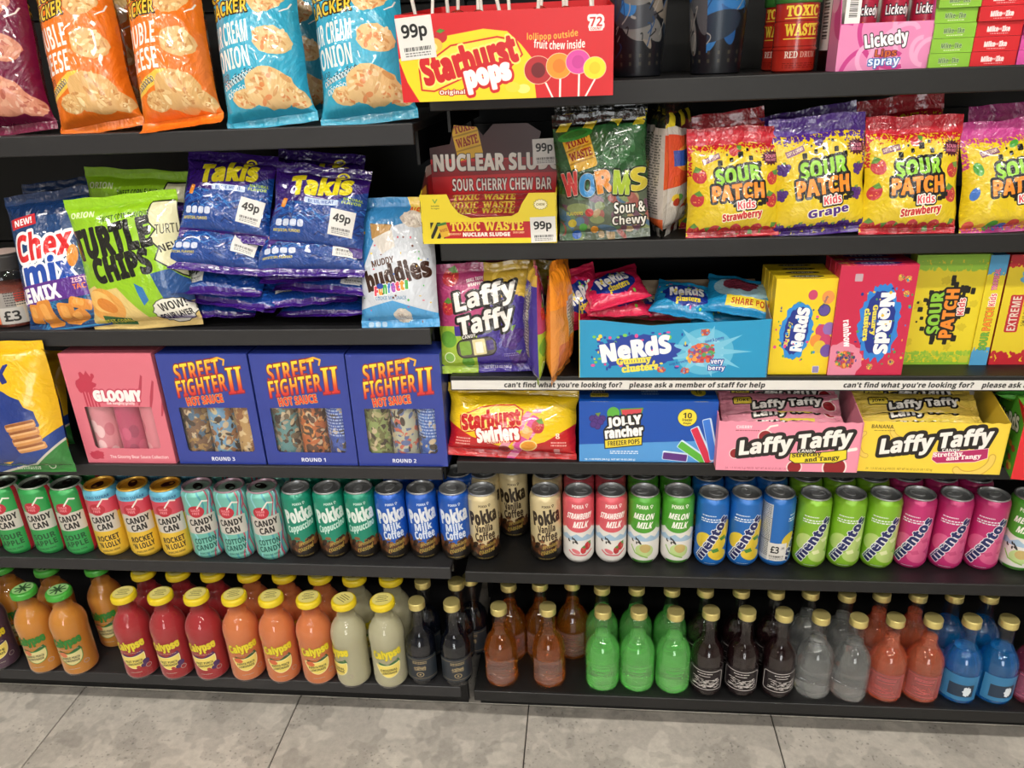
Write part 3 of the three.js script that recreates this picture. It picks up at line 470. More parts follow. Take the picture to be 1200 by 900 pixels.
{ // candy drums
  const t = tex(512, 300, (c, w, h) => { seedTo(62); fillR(c, 0, 0, w, h, '#a3261a'); for (const y of [88, 190, 205]) fillR(c, 0, y, w, 5, '#7c180f'); T(c, 'TOXIC', 256, 50, 130, 40, '#dcc43c', { f: 'serif', fat: 3 }); fillR(c, 186, 78, 140, 4, '#dcc43c'); T(c, 'WASTE', 256, 126, 130, 46, '#dcc43c', { f: 'serif', fat: 3 }); fillR(c, 186, 160, 140, 4, '#dcc43c'); T(c, 'RED', 222, 226, 50, 28, '#e0d6c8', { f: 'serif' }); T(c, 'DRUM', 290, 226, 70, 24, '#c9a090', { f: 'serif' }); smallprint(c, 190, 260, 130, 26, 3, '#7c180f'); for (const x of [20, 440]) { T(c, 'TOXIC', x + 30, 50, 110, 36, '#dcc43c', { f: 'serif' }); } });
  const r = 0.0285, h = 0.088, body = lathe([[0.0001, 0], [r - 0.003, 0], [r - 0.001, 0.003], [r - 0.001, 0.026], [r + 0.0006, 0.028], [r - 0.001, 0.03], [r - 0.001, 0.056], [r + 0.0006, 0.058], [r - 0.001, 0.06], [r - 0.001, h - 0.004], [r - 0.003, h]], 48, h), ring = lathe([[r - 0.002, h - 0.006], [r + 0.001, h - 0.005], [r + 0.001, h + 0.006], [r - 0.002, h + 0.007]], 48), lid = lathe([[r - 0.002, h + 0.007], [r, h + 0.009], [r, h + 0.02], [r - 0.003, h + 0.023], [0.0001, h + 0.023]], 48);
  const bm = M(0xffffff, { map: t, roughness: 0.25, clearcoat: 0.4 }), gm = M(0x2f6b2a, { roughness: 0.4 }), lm = M(0x9c1c18, { roughness: 0.35 });
  for (const [u, z, rot, l] of [[934, -0.055, 4, 'red sour candy drum with green collar beside the pink spray box'], [920, -0.14, -30, 'red sour candy drum half hidden behind the front drum']]) { const p = at(u, 84, z), g = thing('candy_drum', l, 'candy drum'); g.position.set(p.x, YS.a + 0.0003, z - r); g.rotation.y = R(rot); obj('drum_body', body, bm, g); obj('collar', ring, gm, g); obj('lid', lid, lm, g); }
}
{ // pink spray display
  const swirl = (c, w, h) => { fillR(c, 0, 0, w, h, '#de86b4'); for (let i = 0; i < 9; i++) { c.beginPath(); c.ellipse(w * rnd(), h * rnd(), 40 + rnd() * 120, 30 + rnd() * 70, rnd() * 3, 0.3, 3.4); c.strokeStyle = i % 2 ? '#c43a86' : '#e9a4c8'; c.lineWidth = 16; c.stroke(); } };
  const front = tex(330, 168, (c, w, h) => { seedTo(63); swirl(c, w, h); T(c, 'Lickedy', 168, 64, 150, 60, '#f4f0f2', { st: '#201820', lw: 10, rot: -6, fat: 3, sk: 0.1 }); T(c, 'Lips', 172, 110, 76, 34, '#c8622a', { st: '#5a1a30', lw: 5 }); T(c, 'spray', 168, 143, 110, 34, '#e6eef8', { st: '#3a6ab0', lw: 7 }); });
  const side = tex(128, 168, (c, w, h) => { seedTo(64); fillR(c, 0, 0, w, h, '#e08ab6'); ell(c, 60, 70, 46, 40, '#cf4a94'); ell(c, 110, 20, 30, 40, '#eeb0d0'); });
  const f = frame({ bl: [979, 84], br: [1088, 79], tl: [983, 28], tr: [1093, 24], zb: -0.012, upright: 1, y: YS.a + 0.0004 }), g = thing('spray_display_box', 'pink swirl patterned display box holding red candy sprays', 'display box'), d = 0.085; put(g, f);
  const hs = 0.105, sideGeo = cut([[0, 0], [d, 0], [d, hs], [d * 0.15, hs], [0, f.h]], d, hs, CT).rotateY(Math.PI / 2);
  carton(g, f.w, f.h, d, { front: paper(front), side: paper(side), back: whiteCard }, { open: true, hb: 0.125, side: sideGeo });
  flatSticker(g, -f.w * 0.38, f.h + 0.021, 0.018, 0.042, 0, M(0xffffff, { map: tex(64, 128, (c) => { seedTo(2); fillR(c, 0, 0, 64, 128, '#e8e6e4'); for (let k = 0; k < 16; k++) fillR(c, 16, 14 + k * 6, 34, 2 + (k % 3), '#333'); }) }), 'barcode_tag').position.z = -0.003;
  const st = tex(256, 256, (c, w, h) => { fillR(c, 0, 0, w, h, '#a01c3a'); T(c, 'Lips', 128, 130, 70, 40, '#d8682c'); T(c, 'spray', 128, 190, 80, 34, '#dfe8f6', { st: '#3a6ab0', lw: 6 }); T(c, 'Lickedy', 128, 80, 80, 40, '#f4f0f2', { st: '#201820', lw: 6 }); });
  const sm = M(0xffffff, { map: st, roughness: 0.3 });
  for (let k = 0; k < 3; k++) { const s = thing('candy_spray', 'red candy spray tube in the pink box ' + ['beside the barcode tag', 'between its twins', 'nearest the green cartons'.replace('nearest', 'next to')][k], 'candy spray', 'candy sprays in the pink box'); obj('tube', lathe([[0.0001, 0], [0.0145, 0], [0.0155, 0.002], [0.0155, 0.088], [0.012, 0.094]], 28, 0.094), sm, s); obj('spray_cap', lathe([[0.012, 0.093], [0.0125, 0.115], [0.0105, 0.118], [0.0001, 0.118]], 24), M(0xd9d4d6, { roughness: 0.3, transmission: 0.3 }), s); s.position.copy(f.pos).add(V(-f.w * 0.2 + k * 0.036, 0.002, -0.026)); }
}
{ // stacked cartons
  const mk = (bg, fg, l2) => paper(tex(256, 72, (c, w, h) => { fillR(c, 0, 0, w, h, bg); T(c, 'Mike', 92, 34, 60, 26, fg, { st: '#ffffff', lw: 3, fat: 2 }); T(c, 'and', 132, 34, 20, 14, fg); T(c, 'Ike', 166, 34, 42, 26, fg, { st: '#ffffff', lw: 3, fat: 2 }); smallprint(c, 80, 56, 100, 8, 1, l2); }));
  const rows = [[1087, 1136, mk('#86b93a', '#5c7a4a', '#dfe8c8'), 0x86b93a, 'flat green candy carton in its stack', 'green candy cartons'], [1136, 1190, mk('#c8222a', '#f2dada', '#f0b0b0'), 0xc8222a, 'flat red candy carton in its stack', 'red candy cartons'], [1191, 1246, mk('#cf4f9c', '#f2dada', '#f0c0e0'), 0xcf4f9c, 'flat pink candy carton in its stack', 'pink candy cartons']];
  rows.forEach(([u0, u1, m, sc, l, grp], i) => {
    const a = at(u0, 75, -0.01), b = at(u1, 74, -0.01), w = b.x - a.x - 0.001, h = 0.0155;
    for (let k = 0; k < 8; k++) { const g = thing('candy_carton', l + ', ' + ['bottom', 'second', 'third', 'fourth', 'fifth', 'sixth', 'seventh', 'eighth'][k] + (k ? ' from the bottom' : ' one'), 'candy carton', grp); g.position.set((a.x + b.x) / 2 + (k % 3 - 1) * 0.0006 + k * 0.0003, YS.a + 0.0005 + k * (h + 0.0012), -0.008 - ((k * 5 + i) % 4) * 0.0012); carton(g, w, h, 0.13, { front: m, side: card(sc) }); }
  });
}
// ---------------------------------------------------------------- second shelf, right bay
const stripes = (c, x, y, w, h, n, rot) => { c.save(); c.beginPath(); c.rect(x, y, w, h); c.clip(); fillR(c, x, y, w, h, '#d8c42c'); for (let i = -2; i < n + 2; i++) poly(c, [[x + i * 2 * w / n, y], [x + (i * 2 + 1) * w / n, y], [x + (i * 2 + 1) * w / n + (rot ?? h), y + h], [x + i * 2 * w / n + (rot ?? h), y + h]], '#15120c'); c.restore(); };
const drumArt = (c, x, y, s, rot) => { c.save(); c.translate(x, y); c.rotate(R(rot)); rrect(c, -s * 0.5, -s * 0.6, s, s * 1.25, s * 0.1, '#d6a92c'); for (const k of [-0.18, 0.3]) fillR(c, -s * 0.5, s * k, s, s * 0.05, '#a67c1c'); T(c, 'TOXIC', 0, -s * 0.36, s * 0.8, s * 0.24, '#8a1c14', { f: 'serif', fat: 1.5 }); T(c, 'WASTE', 0, s * 0.08, s * 0.85, s * 0.28, '#8a1c14', { f: 'serif', fat: 1.5 }); c.restore(); };
{
  const front = tex(480, 200, (c, w, h) => { seedTo(65); fillR(c, 0, 0, w, h, '#e3cd2c'); fillR(c, 30, 112, 430, 66, '#b3141c'); stripes(c, 30, 112, 50, 66, 4, -30); c.save(); c.translate(76, 142); c.rotate(-0.25); rrect(c, -16, -28, 34, 58, 6, '#d6a92c'); fillR(c, -16, -28, 34, 10, '#3c7a34'); T(c, 'WASTE', 0, 2, 28, 12, '#8a1c14', { f: 'serif' }); c.restore();
    T(c, 'TOXIC', 155, 130, 106, 34, '#e6cf3a', { f: 'serif', fat: 2.5 }); T(c, 'WASTE', 292, 128, 140, 36, '#e6cf3a', { f: 'serif', fat: 2.5 }); T(c, 'NUCLEAR SLUDGE', 230, 162, 168, 16, '#f0ece4', { fat: 1.5 }); T(c, 'HAZARDOUSLY', 116, 160, 46, 8, '#e8d8a0', {}); T(c, 'SOUR CANDY', 345, 156, 40, 8, '#e8d8a0');
    star(c, 424, 46, 26, 22, 14, 0.8, '#efe9c4', 0, '#8a7a2a', 1.5); T(c, 'CHEW', 424, 46, 30, 9, '#6a5a1a'); c.lineWidth = 3; line(c, [[46, 20], [52, 34], [60, 20]], '#7aa23a', 4); T(c, 'Suitable', 52, 46, 30, 7, '#6a6a2a'); T(c, 'for Vegans', 52, 56, 30, 7, '#6a6a2a'); });
  const head = tex(480, 340, (c, w, h) => { seedTo(66); fillR(c, 0, 0, w, h, '#c41c24'); fillR(c, 0, 0, w, 104, '#3a1014'); poly(c, [[0, 120], [480, 100], [480, 150], [0, 160]], '#8a141c'); drumArt(c, 140, 42, 96, -12);
    T(c, 'NUCLEAR SLUDGE', 262, 116, 500, 50, '#d9d4cc', { st: '#1c1414', lw: 8, fat: 4 }); T(c, 'SOUR CHERRY CHEW BAR', 262, 186, 370, 38, '#e6e0d6', { st: '#3a0c10', lw: 5, k: 100 }); });
  const f = frame({ bl: [497, 296], br: [653, 290], tl: [491, 231], tr: [652, 223], zb: 0.004, upright: 1, y: YS.b + 0.0004 }), g = thing('chew_bar_box', 'yellow tray of sour cherry chew bars with red header card', 'display box'), w = f.w, h = f.h, d = 0.082; put(g, f); g.rotation.y = R(-2);
  const dip = [[-w / 2, 0], [w / 2, 0], [w / 2, h], [w * 0.3, h], [w * 0.25, h * 0.8], [w * 0.22, h * 0.62], [w * 0.17, h * 0.55], [-w * 0.13, h * 0.52], [-w * 0.22, h * 0.62], [-w * 0.27, h * 0.8], [-w * 0.3, h], [-w / 2, h]];
  const stripeM = paper(tex(128, 128, (c) => stripes(c, 0, 0, 128, 128, 4, 0)));
  { const sw = tex(64, 128, (c) => { fillR(c, 0, 0, 64, 128, '#16120c'); for (let k = 0; k < 4; k++) poly(c, [[0, k * 36 + 6], [64, k * 36 - 6], [64, k * 36 + 10], [0, k * 36 + 22]], '#d8c42c'); }); stripeM.map = sw; }
  carton(g, w, h, d, { front: paper(front), side: stripeM, back: card(0xc41c24) }, { open: true, front: cut(dip, w, h, CT), side: cut([[0, 0], [d, 0], [d, h * 1.45], [d * 0.65, h * 1.45], [0.006, h * 0.98], [0, h * 0.98]], d, h * 1.45, CT).rotateY(Math.PI / 2) });
  const hh = 0.152, hp = []; hp.push([-w / 2, 0], [w / 2, 0], [w / 2, hh * 0.8], [w * 0.34, hh * 0.84], [w * 0.36, hh * 0.92], [w * 0.26, hh], [w * 0.0, hh], [-w * 0.08, hh * 0.9], [-w * 0.13, hh * 0.98], [-w * 0.3, hh], [-w * 0.34, hh * 0.83], [-w / 2, hh * 0.8]);
  const hd = obj('header_card', cut(hp, w, hh, 0.001), paper(head), g); hd.position.z = -d + 0.002;
  flatSticker(g, w * 0.4, h * 0.27, 0.035, 0.035, 2, priceSticker('99p')); flatSticker(g, w * 0.385, hh * 0.74, 0.034, 0.036, 2, priceSticker('99p'), 'price_sticker', hd);
  const bt = texR(420, 60, (c, W, H) => { fillR(c, 0, 0, W, H, '#a5141c'); fillR(c, 0, 0, W, 8, '#5a0c10'); T(c, 'TOXIC', 110, 30, 100, 34, '#dcc43c', { f: 'serif', fat: 2 }); T(c, 'WASTE', 236, 30, 120, 34, '#dcc43c', { f: 'serif', fat: 2 }); fillR(c, 0, 0, 18, 60, '#c9c6c2'); fillR(c, W - 18, 0, 18, 60, '#c9c6c2'); });
  const bm = film(bt, { roughness: 0.3 });
  for (const [yy, zz, tilt] of [[0.012, -0.022, 60], [0.013, -0.044, 50], [0.022, -0.056, 55], [0.03, -0.03, 65], [0.036, -0.048, 40], [0.044, -0.062, 60]]) { const b = thing('chew_bar', 'red foil wrapped chew bar lying in the yellow tray', 'candy bar', 'chew bars in the yellow tray'); bag(b, 0.021, w * 0.86, 0.011, bm, null, { seed: yy * 300 + zz * 90, wr: 0.4, sb: 0.006, st: 0.006, nar: 0.02 }); b.rotation.set(R(-tilt), 0, -Math.PI / 2, 'XYZ'); b.position.copy(V(-w * 0.43, yy + 0.006, zz).add(f.pos)); }
}
const wormsTex = tex(330, 440, (c, w, h) => {
  seedTo(67); fillR(c, 0, 0, w, h, '#24502a'); fillR(c, 0, 0, w, 46, '#14160f'); for (let k = 0; k < 4; k++) poly(c, [[30 + k * 90, 30], [70 + k * 90, 30], [50 + k * 90, 58], [10 + k * 90, 58]], '#cdbb2c');
  for (let i = 0; i < 40; i++) ell(c, rnd() * w, 60 + rnd() * 200, 10 + rnd() * 30, 8 + rnd() * 20, ['#2a5a30', '#1e4424', '#33683a'][i % 3]);
  drumArt(c, 92, 130, 96, -14); ell(c, 78, 72, 62, 18, '#2f8a34', -10); ell(c, 78, 70, 44, 10, '#256e2a', -10);
  fillR(c, 0, 268, w, 172, '#54604e'); for (let i = 0; i < 40; i++) ell(c, rnd() * w, 280 + rnd() * 150, 12 + rnd() * 34, 8 + rnd() * 14, ['#9a5a52', '#4a6a86', '#7c8a5a', '#a8906a', '#5a7a5e', '#6a4a5a'][i % 6], rnd() * 90);
  const cols = ['#c23a3a', '#3a8ac8', '#dd8a2a', '#a8c23a', '#c8b83a']; 'WORMS'.split('').forEach((ch, i) => T(c, ch, 50 + i * 62, 236 + (i % 2) * 8, 56, 74, cols[i], { st: '#f0ecd8', lw: 8, rot: (i % 2 ? 6 : -6), fat: 6, st2: '#12200f', lw2: 18 }));
  T(c, 'Sour &', 262, 330, 116, 38, '#f2efe6', { st: '#17170f', lw: 8 }); T(c, 'Chewy', 258, 378, 124, 42, '#f2efe6', { st: '#17170f', lw: 8 });
  T(c, 'FLAVOURS', 60, 338, 60, 12, '#c8b83a'); ell(c, 114, 338, 15, 14, '#b02a2a'); ell(c, 50, 372, 16, 14, '#b8a82c'); ell(c, 90, 388, 15, 13, '#4a9a3a'); ell(c, 66, 414, 17, 16, '#2a5ab0'); ell(c, 130, 400, 14, 13, '#d8902a');
});
const sideWormTex = tex(200, 400, (c, w, h) => { seedTo(68); fillR(c, 0, 0, w, h, '#b9b4ae'); poly(c, [[0, 0], [200, 0], [200, 110], [0, 60]], '#1a1a16'); for (let k = 0; k < 3; k++) poly(c, [[20 + k * 60, 30], [50 + k * 60, 30], [30 + k * 60, 70], [0 + k * 60, 70]], '#cdbb2c'); poly(c, [[0, 90], [170, 110], [170, 230], [0, 250]], '#c8482a'); ell(c, 90, 165, 70, 40, '#dd8a34'); fillR(c, 20, 140, 110, 46, '#2f4fa0'); for (let i = 0; i < 18; i++) ell(c, 20 + rnd() * 150, 262 + rnd() * 90, 15, 12, ['#3a62b0', '#d8b83a', '#a83a2a', '#5a9a4a', '#cfcac4'][i % 5]); for (let k = 0; k < 3; k++) poly(c, [[k * 70, 375], [k * 70 + 34, 375], [k * 70 + 20, 400], [k * 70 - 14, 400]], '#17150f'); });
{
  const y = YS.b + 0.0005, mW = film(wormsTex), mS = film(sideWormTex), backM = film(tex(200, 400, (c, w, h) => { seedTo(69); fillR(c, 0, 0, w, h, '#b4aca4'); fillR(c, 0, 0, w, 70, '#1a1a16'); smallprint(c, 10, 90, 180, 240, 30, '#6a6662'); fillR(c, 0, 340, w, 60, '#c8582c'); }));
  bagQ('candy_bag', 'dark green sour worm candy bag with rainbow lettering', 'candy bag', null, { bl: [656, 283], br: [762, 279], tl: [647, 136], tr: [756, 124], zb: -0.006, zt: -0.03, y }, 0.04, mW, null, { seed: 51, nar: 0.03 });
  bagQ('candy_bag', 'black topped sour candy bag hidden behind the dark green one', 'candy bag', null, { bl: [656, 276], br: [760, 273], tl: [650, 126], tr: [758, 114], zb: -0.06, zt: -0.07, y }, 0.035, mW, null, { seed: 52, nar: 0.03 });
  const sideBag = (label, u, v, z, lenW, h, yaw, seed, m, bk, yy, lean = 0, t = 0.03) => { const g = thing('candy_bag', label, 'candy bag'), p = at(u, v, z); g.position.set(p.x, yy, z); g.rotation.set(0, R(yaw), R(lean), 'YXZ'); bag(g, lenW, h, t, m, bk, { seed, nar: 0.05, belly: 0.6 }); return g; };
  globalThis.sideBag = sideBag;
  sideBag('narrow edge of an orange sour candy bag beside the green bag', 766, 282, -0.055, 0.11, 0.176, 97, 53, mS, backM, y);
  sideBag('orange and silver sour candy bag turned edge on beside strawberry gummies', 790, 282, -0.06, 0.115, 0.176, 66, 54, mS, backM, y);
}
function berry(c, x, y, s, rot) { c.save(); c.translate(x, y); c.rotate(R(rot)); blob(c, 0, 0, s, s * 1.15, 6, 0.03, '#b8323a'); specks(c, -s * 0.6, -s * 0.6, s * 1.2, s * 1.3, 9, s * 0.07, ['#e8a04a']); poly(c, [[-s * 0.7, -s * 0.8], [0, -s * 1.5], [s * 0.7, -s * 0.8], [0, -s * 0.5]], '#5a8a3a'); c.restore(); }
function grapes(c, x, y, s) { for (const [a, b] of [[-0.6, -0.4], [0, -0.6], [0.6, -0.4], [-0.3, 0], [0.35, 0], [0, 0.5], [-0.5, 0.3]]) ell(c, x + a * s, y + b * s, s * 0.36, s * 0.36, '#4a2a7a', 0, '#33195a', 1.5); poly(c, [[x - s * 0.3, y - s], [x + s * 0.4, y - s * 1.1], [x + s * 0.1, y - s * 0.6]], '#6a8a3a'); }
const patchLogo = (c, x, y, w, kids = 1) => {
  seedTo(70); for (const [a, b, s] of [[-0.34, -0.44, 0.09], [-0.12, -0.5, 0.07], [0.06, -0.58, 0.1], [0.26, -0.5, 0.08], [0.42, -0.4, 0.09], [-0.2, -0.6, 0.04], [0.2, -0.66, 0.05]]) rrect(c, x + (a - s / 2) * w, y + (b - s / 2) * w, s * w, s * w * 1.2, 4, '#15130f');
  for (let i = 0; i < 10; i++) rrect(c, x + (rnd() - 0.5) * w * 1.05, y + 0.22 * w + rnd() * 0.2 * w, w * 0.1, w * 0.08, 4, '#15130f');
  T(c, 'SOUR', x, y - w * 0.19, w * 0.86, w * 0.3, '#8cc63a', { st: '#15130f', lw: w * 0.12, fat: w * 0.025, rot: -5 }); T(c, 'PATCH', x, y + w * 0.13, w, w * 0.29, '#ee8a2a', { st: '#15130f', lw: w * 0.12, fat: w * 0.025, rot: -3 });
  if (kids) T(c, 'Kids', x + w * 0.16, y + w * 0.38, w * 0.34, w * 0.16, '#d23a4a', { st: '#f0e4dc', lw: w * 0.04, st2: '#15130f', lw2: w * 0.09, rot: -4 });
};
function patchPrint(top, name, col, fruit, seed) {
  return tex(360, 420, (c, w, h) => {
    seedTo(seed); fillR(c, 0, 0, w, h, '#d6ba1c'); fillR(c, 0, 0, w, 62, top);
    specks(c, 0, 50, w, 34, 260, 4, [top]); specks(c, 0, 55, w, 46, 120, 2.4, [top]); for (let k = 0; k < 60; k++) { ell(c, rnd() * 16, 60 + rnd() * 120, 3, 3, top); ell(c, w - rnd() * 16, 60 + rnd() * 120, 3, 3, top); }
    star(c, 318, 120, 42, 32, 16, 0.72, '#4a1028'); T(c, 'SOUR', 318, 114, 44, 13, '#e08aa0'); T(c, 'THEN SWEET', 318, 128, 46, 10, '#e08aa0');
    c.save(); c.translate(88, 118); c.rotate(-0.3); rrect(c, -34, -10, 68, 22, 3, '#7a4a6a'); T(c, 'SOFT & CHEWY', 0, 0, 60, 12, '#e8d8b0'); c.restore();
    for (const [x, y, s, r] of [[44, 180, 26, -20], [34, 270, 24, 14], [326, 196, 24, 30], [318, 280, 26, -18], [180, 92, 20, 60]]) (fruit === 'berry' ? berry(c, x, y, s, r) : fruit === 'grape' ? grapes(c, x, y, s) : ell(c, x, y, s * 0.6, s, ['#c84a3a', '#3a6ab8', '#4a9a3a'][(x + y) % 3 | 0], r));
    patchLogo(c, 188, 222, 196); if (name) T(c, name, 206, 340, 150, 36, col, { st: '#f4ecc8', lw: 8, rot: -6, fat: 2 });
    for (let k = 0; k < 9; k++) { const x = 26 + k * 40, y = 392 + (k % 2) * 10; fruit === 'berry' ? berry(c, x, y, 22, k * 40) : fruit === 'grape' ? grapes(c, x, y, 24) : ell(c, x, y, 20, 24, ['#c84a3a', '#d89a3a', '#4a9a3a', '#3a6ab8'][k % 4], k * 30); } specks(c, 0, 396, w, 26, 140, 4, [top]); fillR(c, 0, 410, w, 10, top);
  });
}
{
  const y = YS.b + 0.0005, sb = film(patchPrint('#b51a2c', 'Strawberry', '#c4222c', 'berry', 71)), gr = film(patchPrint('#4a2484', 'Grape', '#4a2484', 'grape', 72)), pk = film(patchPrint('#b83a86', '', '#2a6ab8', 'kid', 73)), o = (s) => ({ seed: s, nar: 0.03, st: 0.022, sb: 0.008, belly: 0.7, wr: 1.1 });
  const Q = (l, m, q, s, t = 0.045) => bagQ('candy_bag', l, 'candy bag', null, { ...q, y }, t, m, null, o(s));
  Q('yellow gummy bag with strawberry print beside the edge on bags', sb, { bl: [806, 281], br: [910, 279], tl: [803, 142], tr: [917, 155], zb: -0.008, zt: -0.035 }, 61);
  Q('yellow gummy bag with red top behind the first strawberry one', sb, { bl: [800, 273], br: [898, 271], tl: [781, 130], tr: [898, 136], zb: -0.07, zt: -0.09 }, 62, 0.035);
  Q('yellow gummy bag with purple top and grape print in front', gr, { bl: [906, 276], br: [1010, 273], tl: [896, 140], tr: [1019, 131], zb: -0.012, zt: -0.04 }, 63);
  Q('purple topped gummy bag hidden behind the grape one', gr, { bl: [900, 268], br: [1000, 266], tl: [876, 132], tr: [1012, 124], zb: -0.08, zt: -0.09 }, 64, 0.035);
  Q('yellow gummy bag with strawberry print between grape and pink bags', sb, { bl: [1006, 274], br: [1118, 270], tl: [1015, 140], tr: [1130, 130], zb: -0.008, zt: -0.04 }, 65);
  Q('red topped gummy bag rising behind the second strawberry one', sb, { bl: [990, 262], br: [1100, 260], tl: [987, 114], tr: [1109, 112], zb: -0.085, zt: -0.1 }, 66, 0.035);
  Q('yellow gummy bag with pink splash top at the end of the row', pk, { bl: [1126, 270], br: [1236, 266], tl: [1125, 143], tr: [1244, 136], zb: -0.008, zt: -0.04 }, 67);
  Q('pink topped gummy bag behind the pink splash one', pk, { bl: [1126, 260], br: [1230, 258], tl: [1136, 122], tr: [1244, 118], zb: -0.08, zt: -0.1 }, 68, 0.035);
}
// ---------------------------------------------------------------- third shelf, left bay: big yellow bag and sauce gift boxes
const wavyTex = tex(420, 520, (c, w, h) => {
  seedTo(81); fillR(c, 0, 0, w, h, '#e8b81a'); T(c, 'K', 268, 118, 44, 56, '#1c2a78', { fat: 8, sk: -0.4, rot: -14 });
  blob(c, 170, 310, 190, 150, 9, 0.04, '#1c3580'); poly(c, [[0, 420], [200, 470], [420, 330], [420, 520], [0, 520]], '#1d3f8c');
  c.save(); c.translate(310, 350); c.rotate(-0.16); for (let k = 0; k < 4; k++) { rrect(c, -52 + (k % 2) * 3, -58 + k * 30, 104, 30, 8, '#c98a4c'); rrect(c, -50, -56 + k * 30, 98, 10, 5, '#8f5226'); rrect(c, -48, -46 + k * 30, 98, 8, 4, '#dfae74'); } c.restore();
  poly(c, [[120, 520], [300, 470], [420, 380], [420, 520]], '#2c7a34'); poly(c, [[120, 520], [300, 468], [420, 378], [420, 388], [300, 478], [150, 520]], '#c9c6ba'); smallprint(c, 190, 498, 90, 14, 2, '#e6e6d8'); ell(c, 330, 492, 13, 12, null, 0, '#d8dcc8', 3);
});
{
  const m = film(wavyTex), bk = plainFilm(0x2c7a34), y = YS.C + 0.0005;
  const g = bagQ('snack_bag', 'large yellow crisp bag with dark blue print overhanging the shelf', 'snack bag', null, { bl: [-40, 560], br: [100, 552], tl: [-62, 400], tr: [44, 396], zb: 0.02, zt: -0.005, y: YS.C - 0.004 }, 0.07, m, null, { seed: 71, belly: 0.3, flop: 0.01 });
  bagQ('snack_bag', 'large yellow crisp bag standing behind the overhanging one', 'snack bag', null, { bl: [-30, 546], br: [102, 540], tl: [-40, 404], tr: [66, 404], zb: -0.075, zt: -0.09, y }, 0.06, m, bk, { seed: 72, belly: 0.3 });
}
const canWrap = (kind) => tex(256, 300, (c, w, h) => {
  seedTo(90 + kind); const P = [['#d98a96', '#c86a7c', '#f0c8cc'], ['#b8456a', '#c9557a', '#a03a5e'], ['#d8808e', '#e6a4ac', '#b85a6c'], ['#7a5a44', '#a8844e', '#4a6a86'], ['#6a9ac0', '#9a6a42', '#c8b890'], ['#b8925a', '#8a5a34', '#d8c090'], ['#5a8a8c', '#6a5a46', '#a89a86'], ['#b8622e', '#5a3a2a', '#d8904a'], ['#2a4aa0', '#3a5ab0', '#28408a'], ['#8a9a5a', '#6a6a3a', '#b0a878'], ['#b8b8a0', '#5a6a9a', '#c8604a'], ['#2a55a8', '#4a78c0', '#22408a']][kind];
  fillR(c, 0, 0, w, h, P[0]);
  if (kind > 2) for (let i = 0; i < 420; i++) { const x = rnd() * w, y = 70 + rnd() * 230, k = rnd(); ell(c, x, y, 3 + k * 12, 2 + rnd() * 8, [P[0], P[1], P[2], '#3a2c22', P[1], '#c9b492'][i % 6], rnd() * 180); }
  if (kind === 4 || kind === 6) fillR(c, 0, 30, w, 90, '#6fb4d4'); if (kind > 2) for (let k = 0; k < 3; k++) T(c, 'HOT SAUCE', 60 + k * 84, 60, 70, 20, '#d8482a', { st: '#e8c03a', lw: 4, rot: -6 });
  if (kind < 3) { for (let i = 0; i < 12; i++) ell(c, rnd() * w, 190 + rnd() * 100, 14, 20, P[1 + (i % 2)]); for (let k = 0; k < 3; k++) { T(c, ['SWEET', 'HOT', 'SMOKY'][kind], 44 + k * 84, 60, 62, 22, '#f4e6e6'); T(c, ['FOOD', 'HOT', 'BBQ'][kind], 44 + k * 84, 110, 66, 34, '#f6ecec', { fat: 3 }); } }
  if (kind === 8 || kind === 11) { rrect(c, 150, 190, 34, 80, 0, '#e4e4e0'); smallprint(c, 60, 70, 80, 150, 16, '#a9bce0'); barcode(c, 152, 200, 30, 60); }
});
function sauceBox(name, label, q, win, art, wrap, sideCol, canLabel, canGroup) {
  const f = frame({ ...q, zb: -0.006, upright: 1, y: YS.C + 0.0004 }), g = thing('sauce_gift_box', label, 'gift box'), w = f.w, h = f.h, d = 0.058; put(g, f);
  const [x0, x1, y0, y1] = [win[0] * w, win[1] * w, win[2] * h, win[3] * h], r = 0.004;
  const hole = [[x0 + r, y0], [x1 - r, y0], [x1, y0 + r], [x1, y1], [x0, y1], [x0, y0 + r]].reverse();
  carton(g, w, h, d, { front: paper(art, { roughness: 0.3, clearcoat: 0.4, clearcoatRoughness: 0.15 }), side: card(sideCol, { roughness: 0.35 }) }, { front: cut([[-w / 2, 0], [w / 2, 0], [w / 2, h], [-w / 2, h]], w, h, CT, [hole]) });
  obj('window_film', bx(x1 - x0 + 0.004, y1 - y0 + 0.004, 0.0002, (x0 + x1) / 2, (y0 + y1) / 2, -CT - 0.0004), M(0xffffff, { transmission: 1, thickness: 0, roughness: 0.06 }), g.children[0]);
  const cr = (x1 - x0 + 0.018) / 6;
  wrap.forEach((k, i) => { const cn = thing('sauce_tin', canLabel[i], 'tin', canGroup); obj('tin_body', lathe([[cr - 0.002, 0], [cr, 0.002], [cr, h * 0.86], [cr - 0.002, h * 0.87]], 36, h * 0.9), wrapMat(k), cn); obj('tin_lid', lathe([[cr - 0.001, h * 0.868], [cr + 0.0002, h * 0.87], [cr - 0.001, h * 0.9], [0.0001, h * 0.9]], 36), M(0x2a2a2c, { roughness: 0.4 }), cn); cn.position.copy(f.pos).add(V((x0 + x1) / 2 + (i - 1) * (cr * 2 + 0.0008), 0.0015, -cr - 0.004)); cn.rotation.y = (i - 1) * 0.5; });
  return g;
}
const wrapCache = {}; function wrapMat(k) { return wrapCache[k] ??= M(0xffffff, { map: canWrap(k), roughness: 0.35 }); }
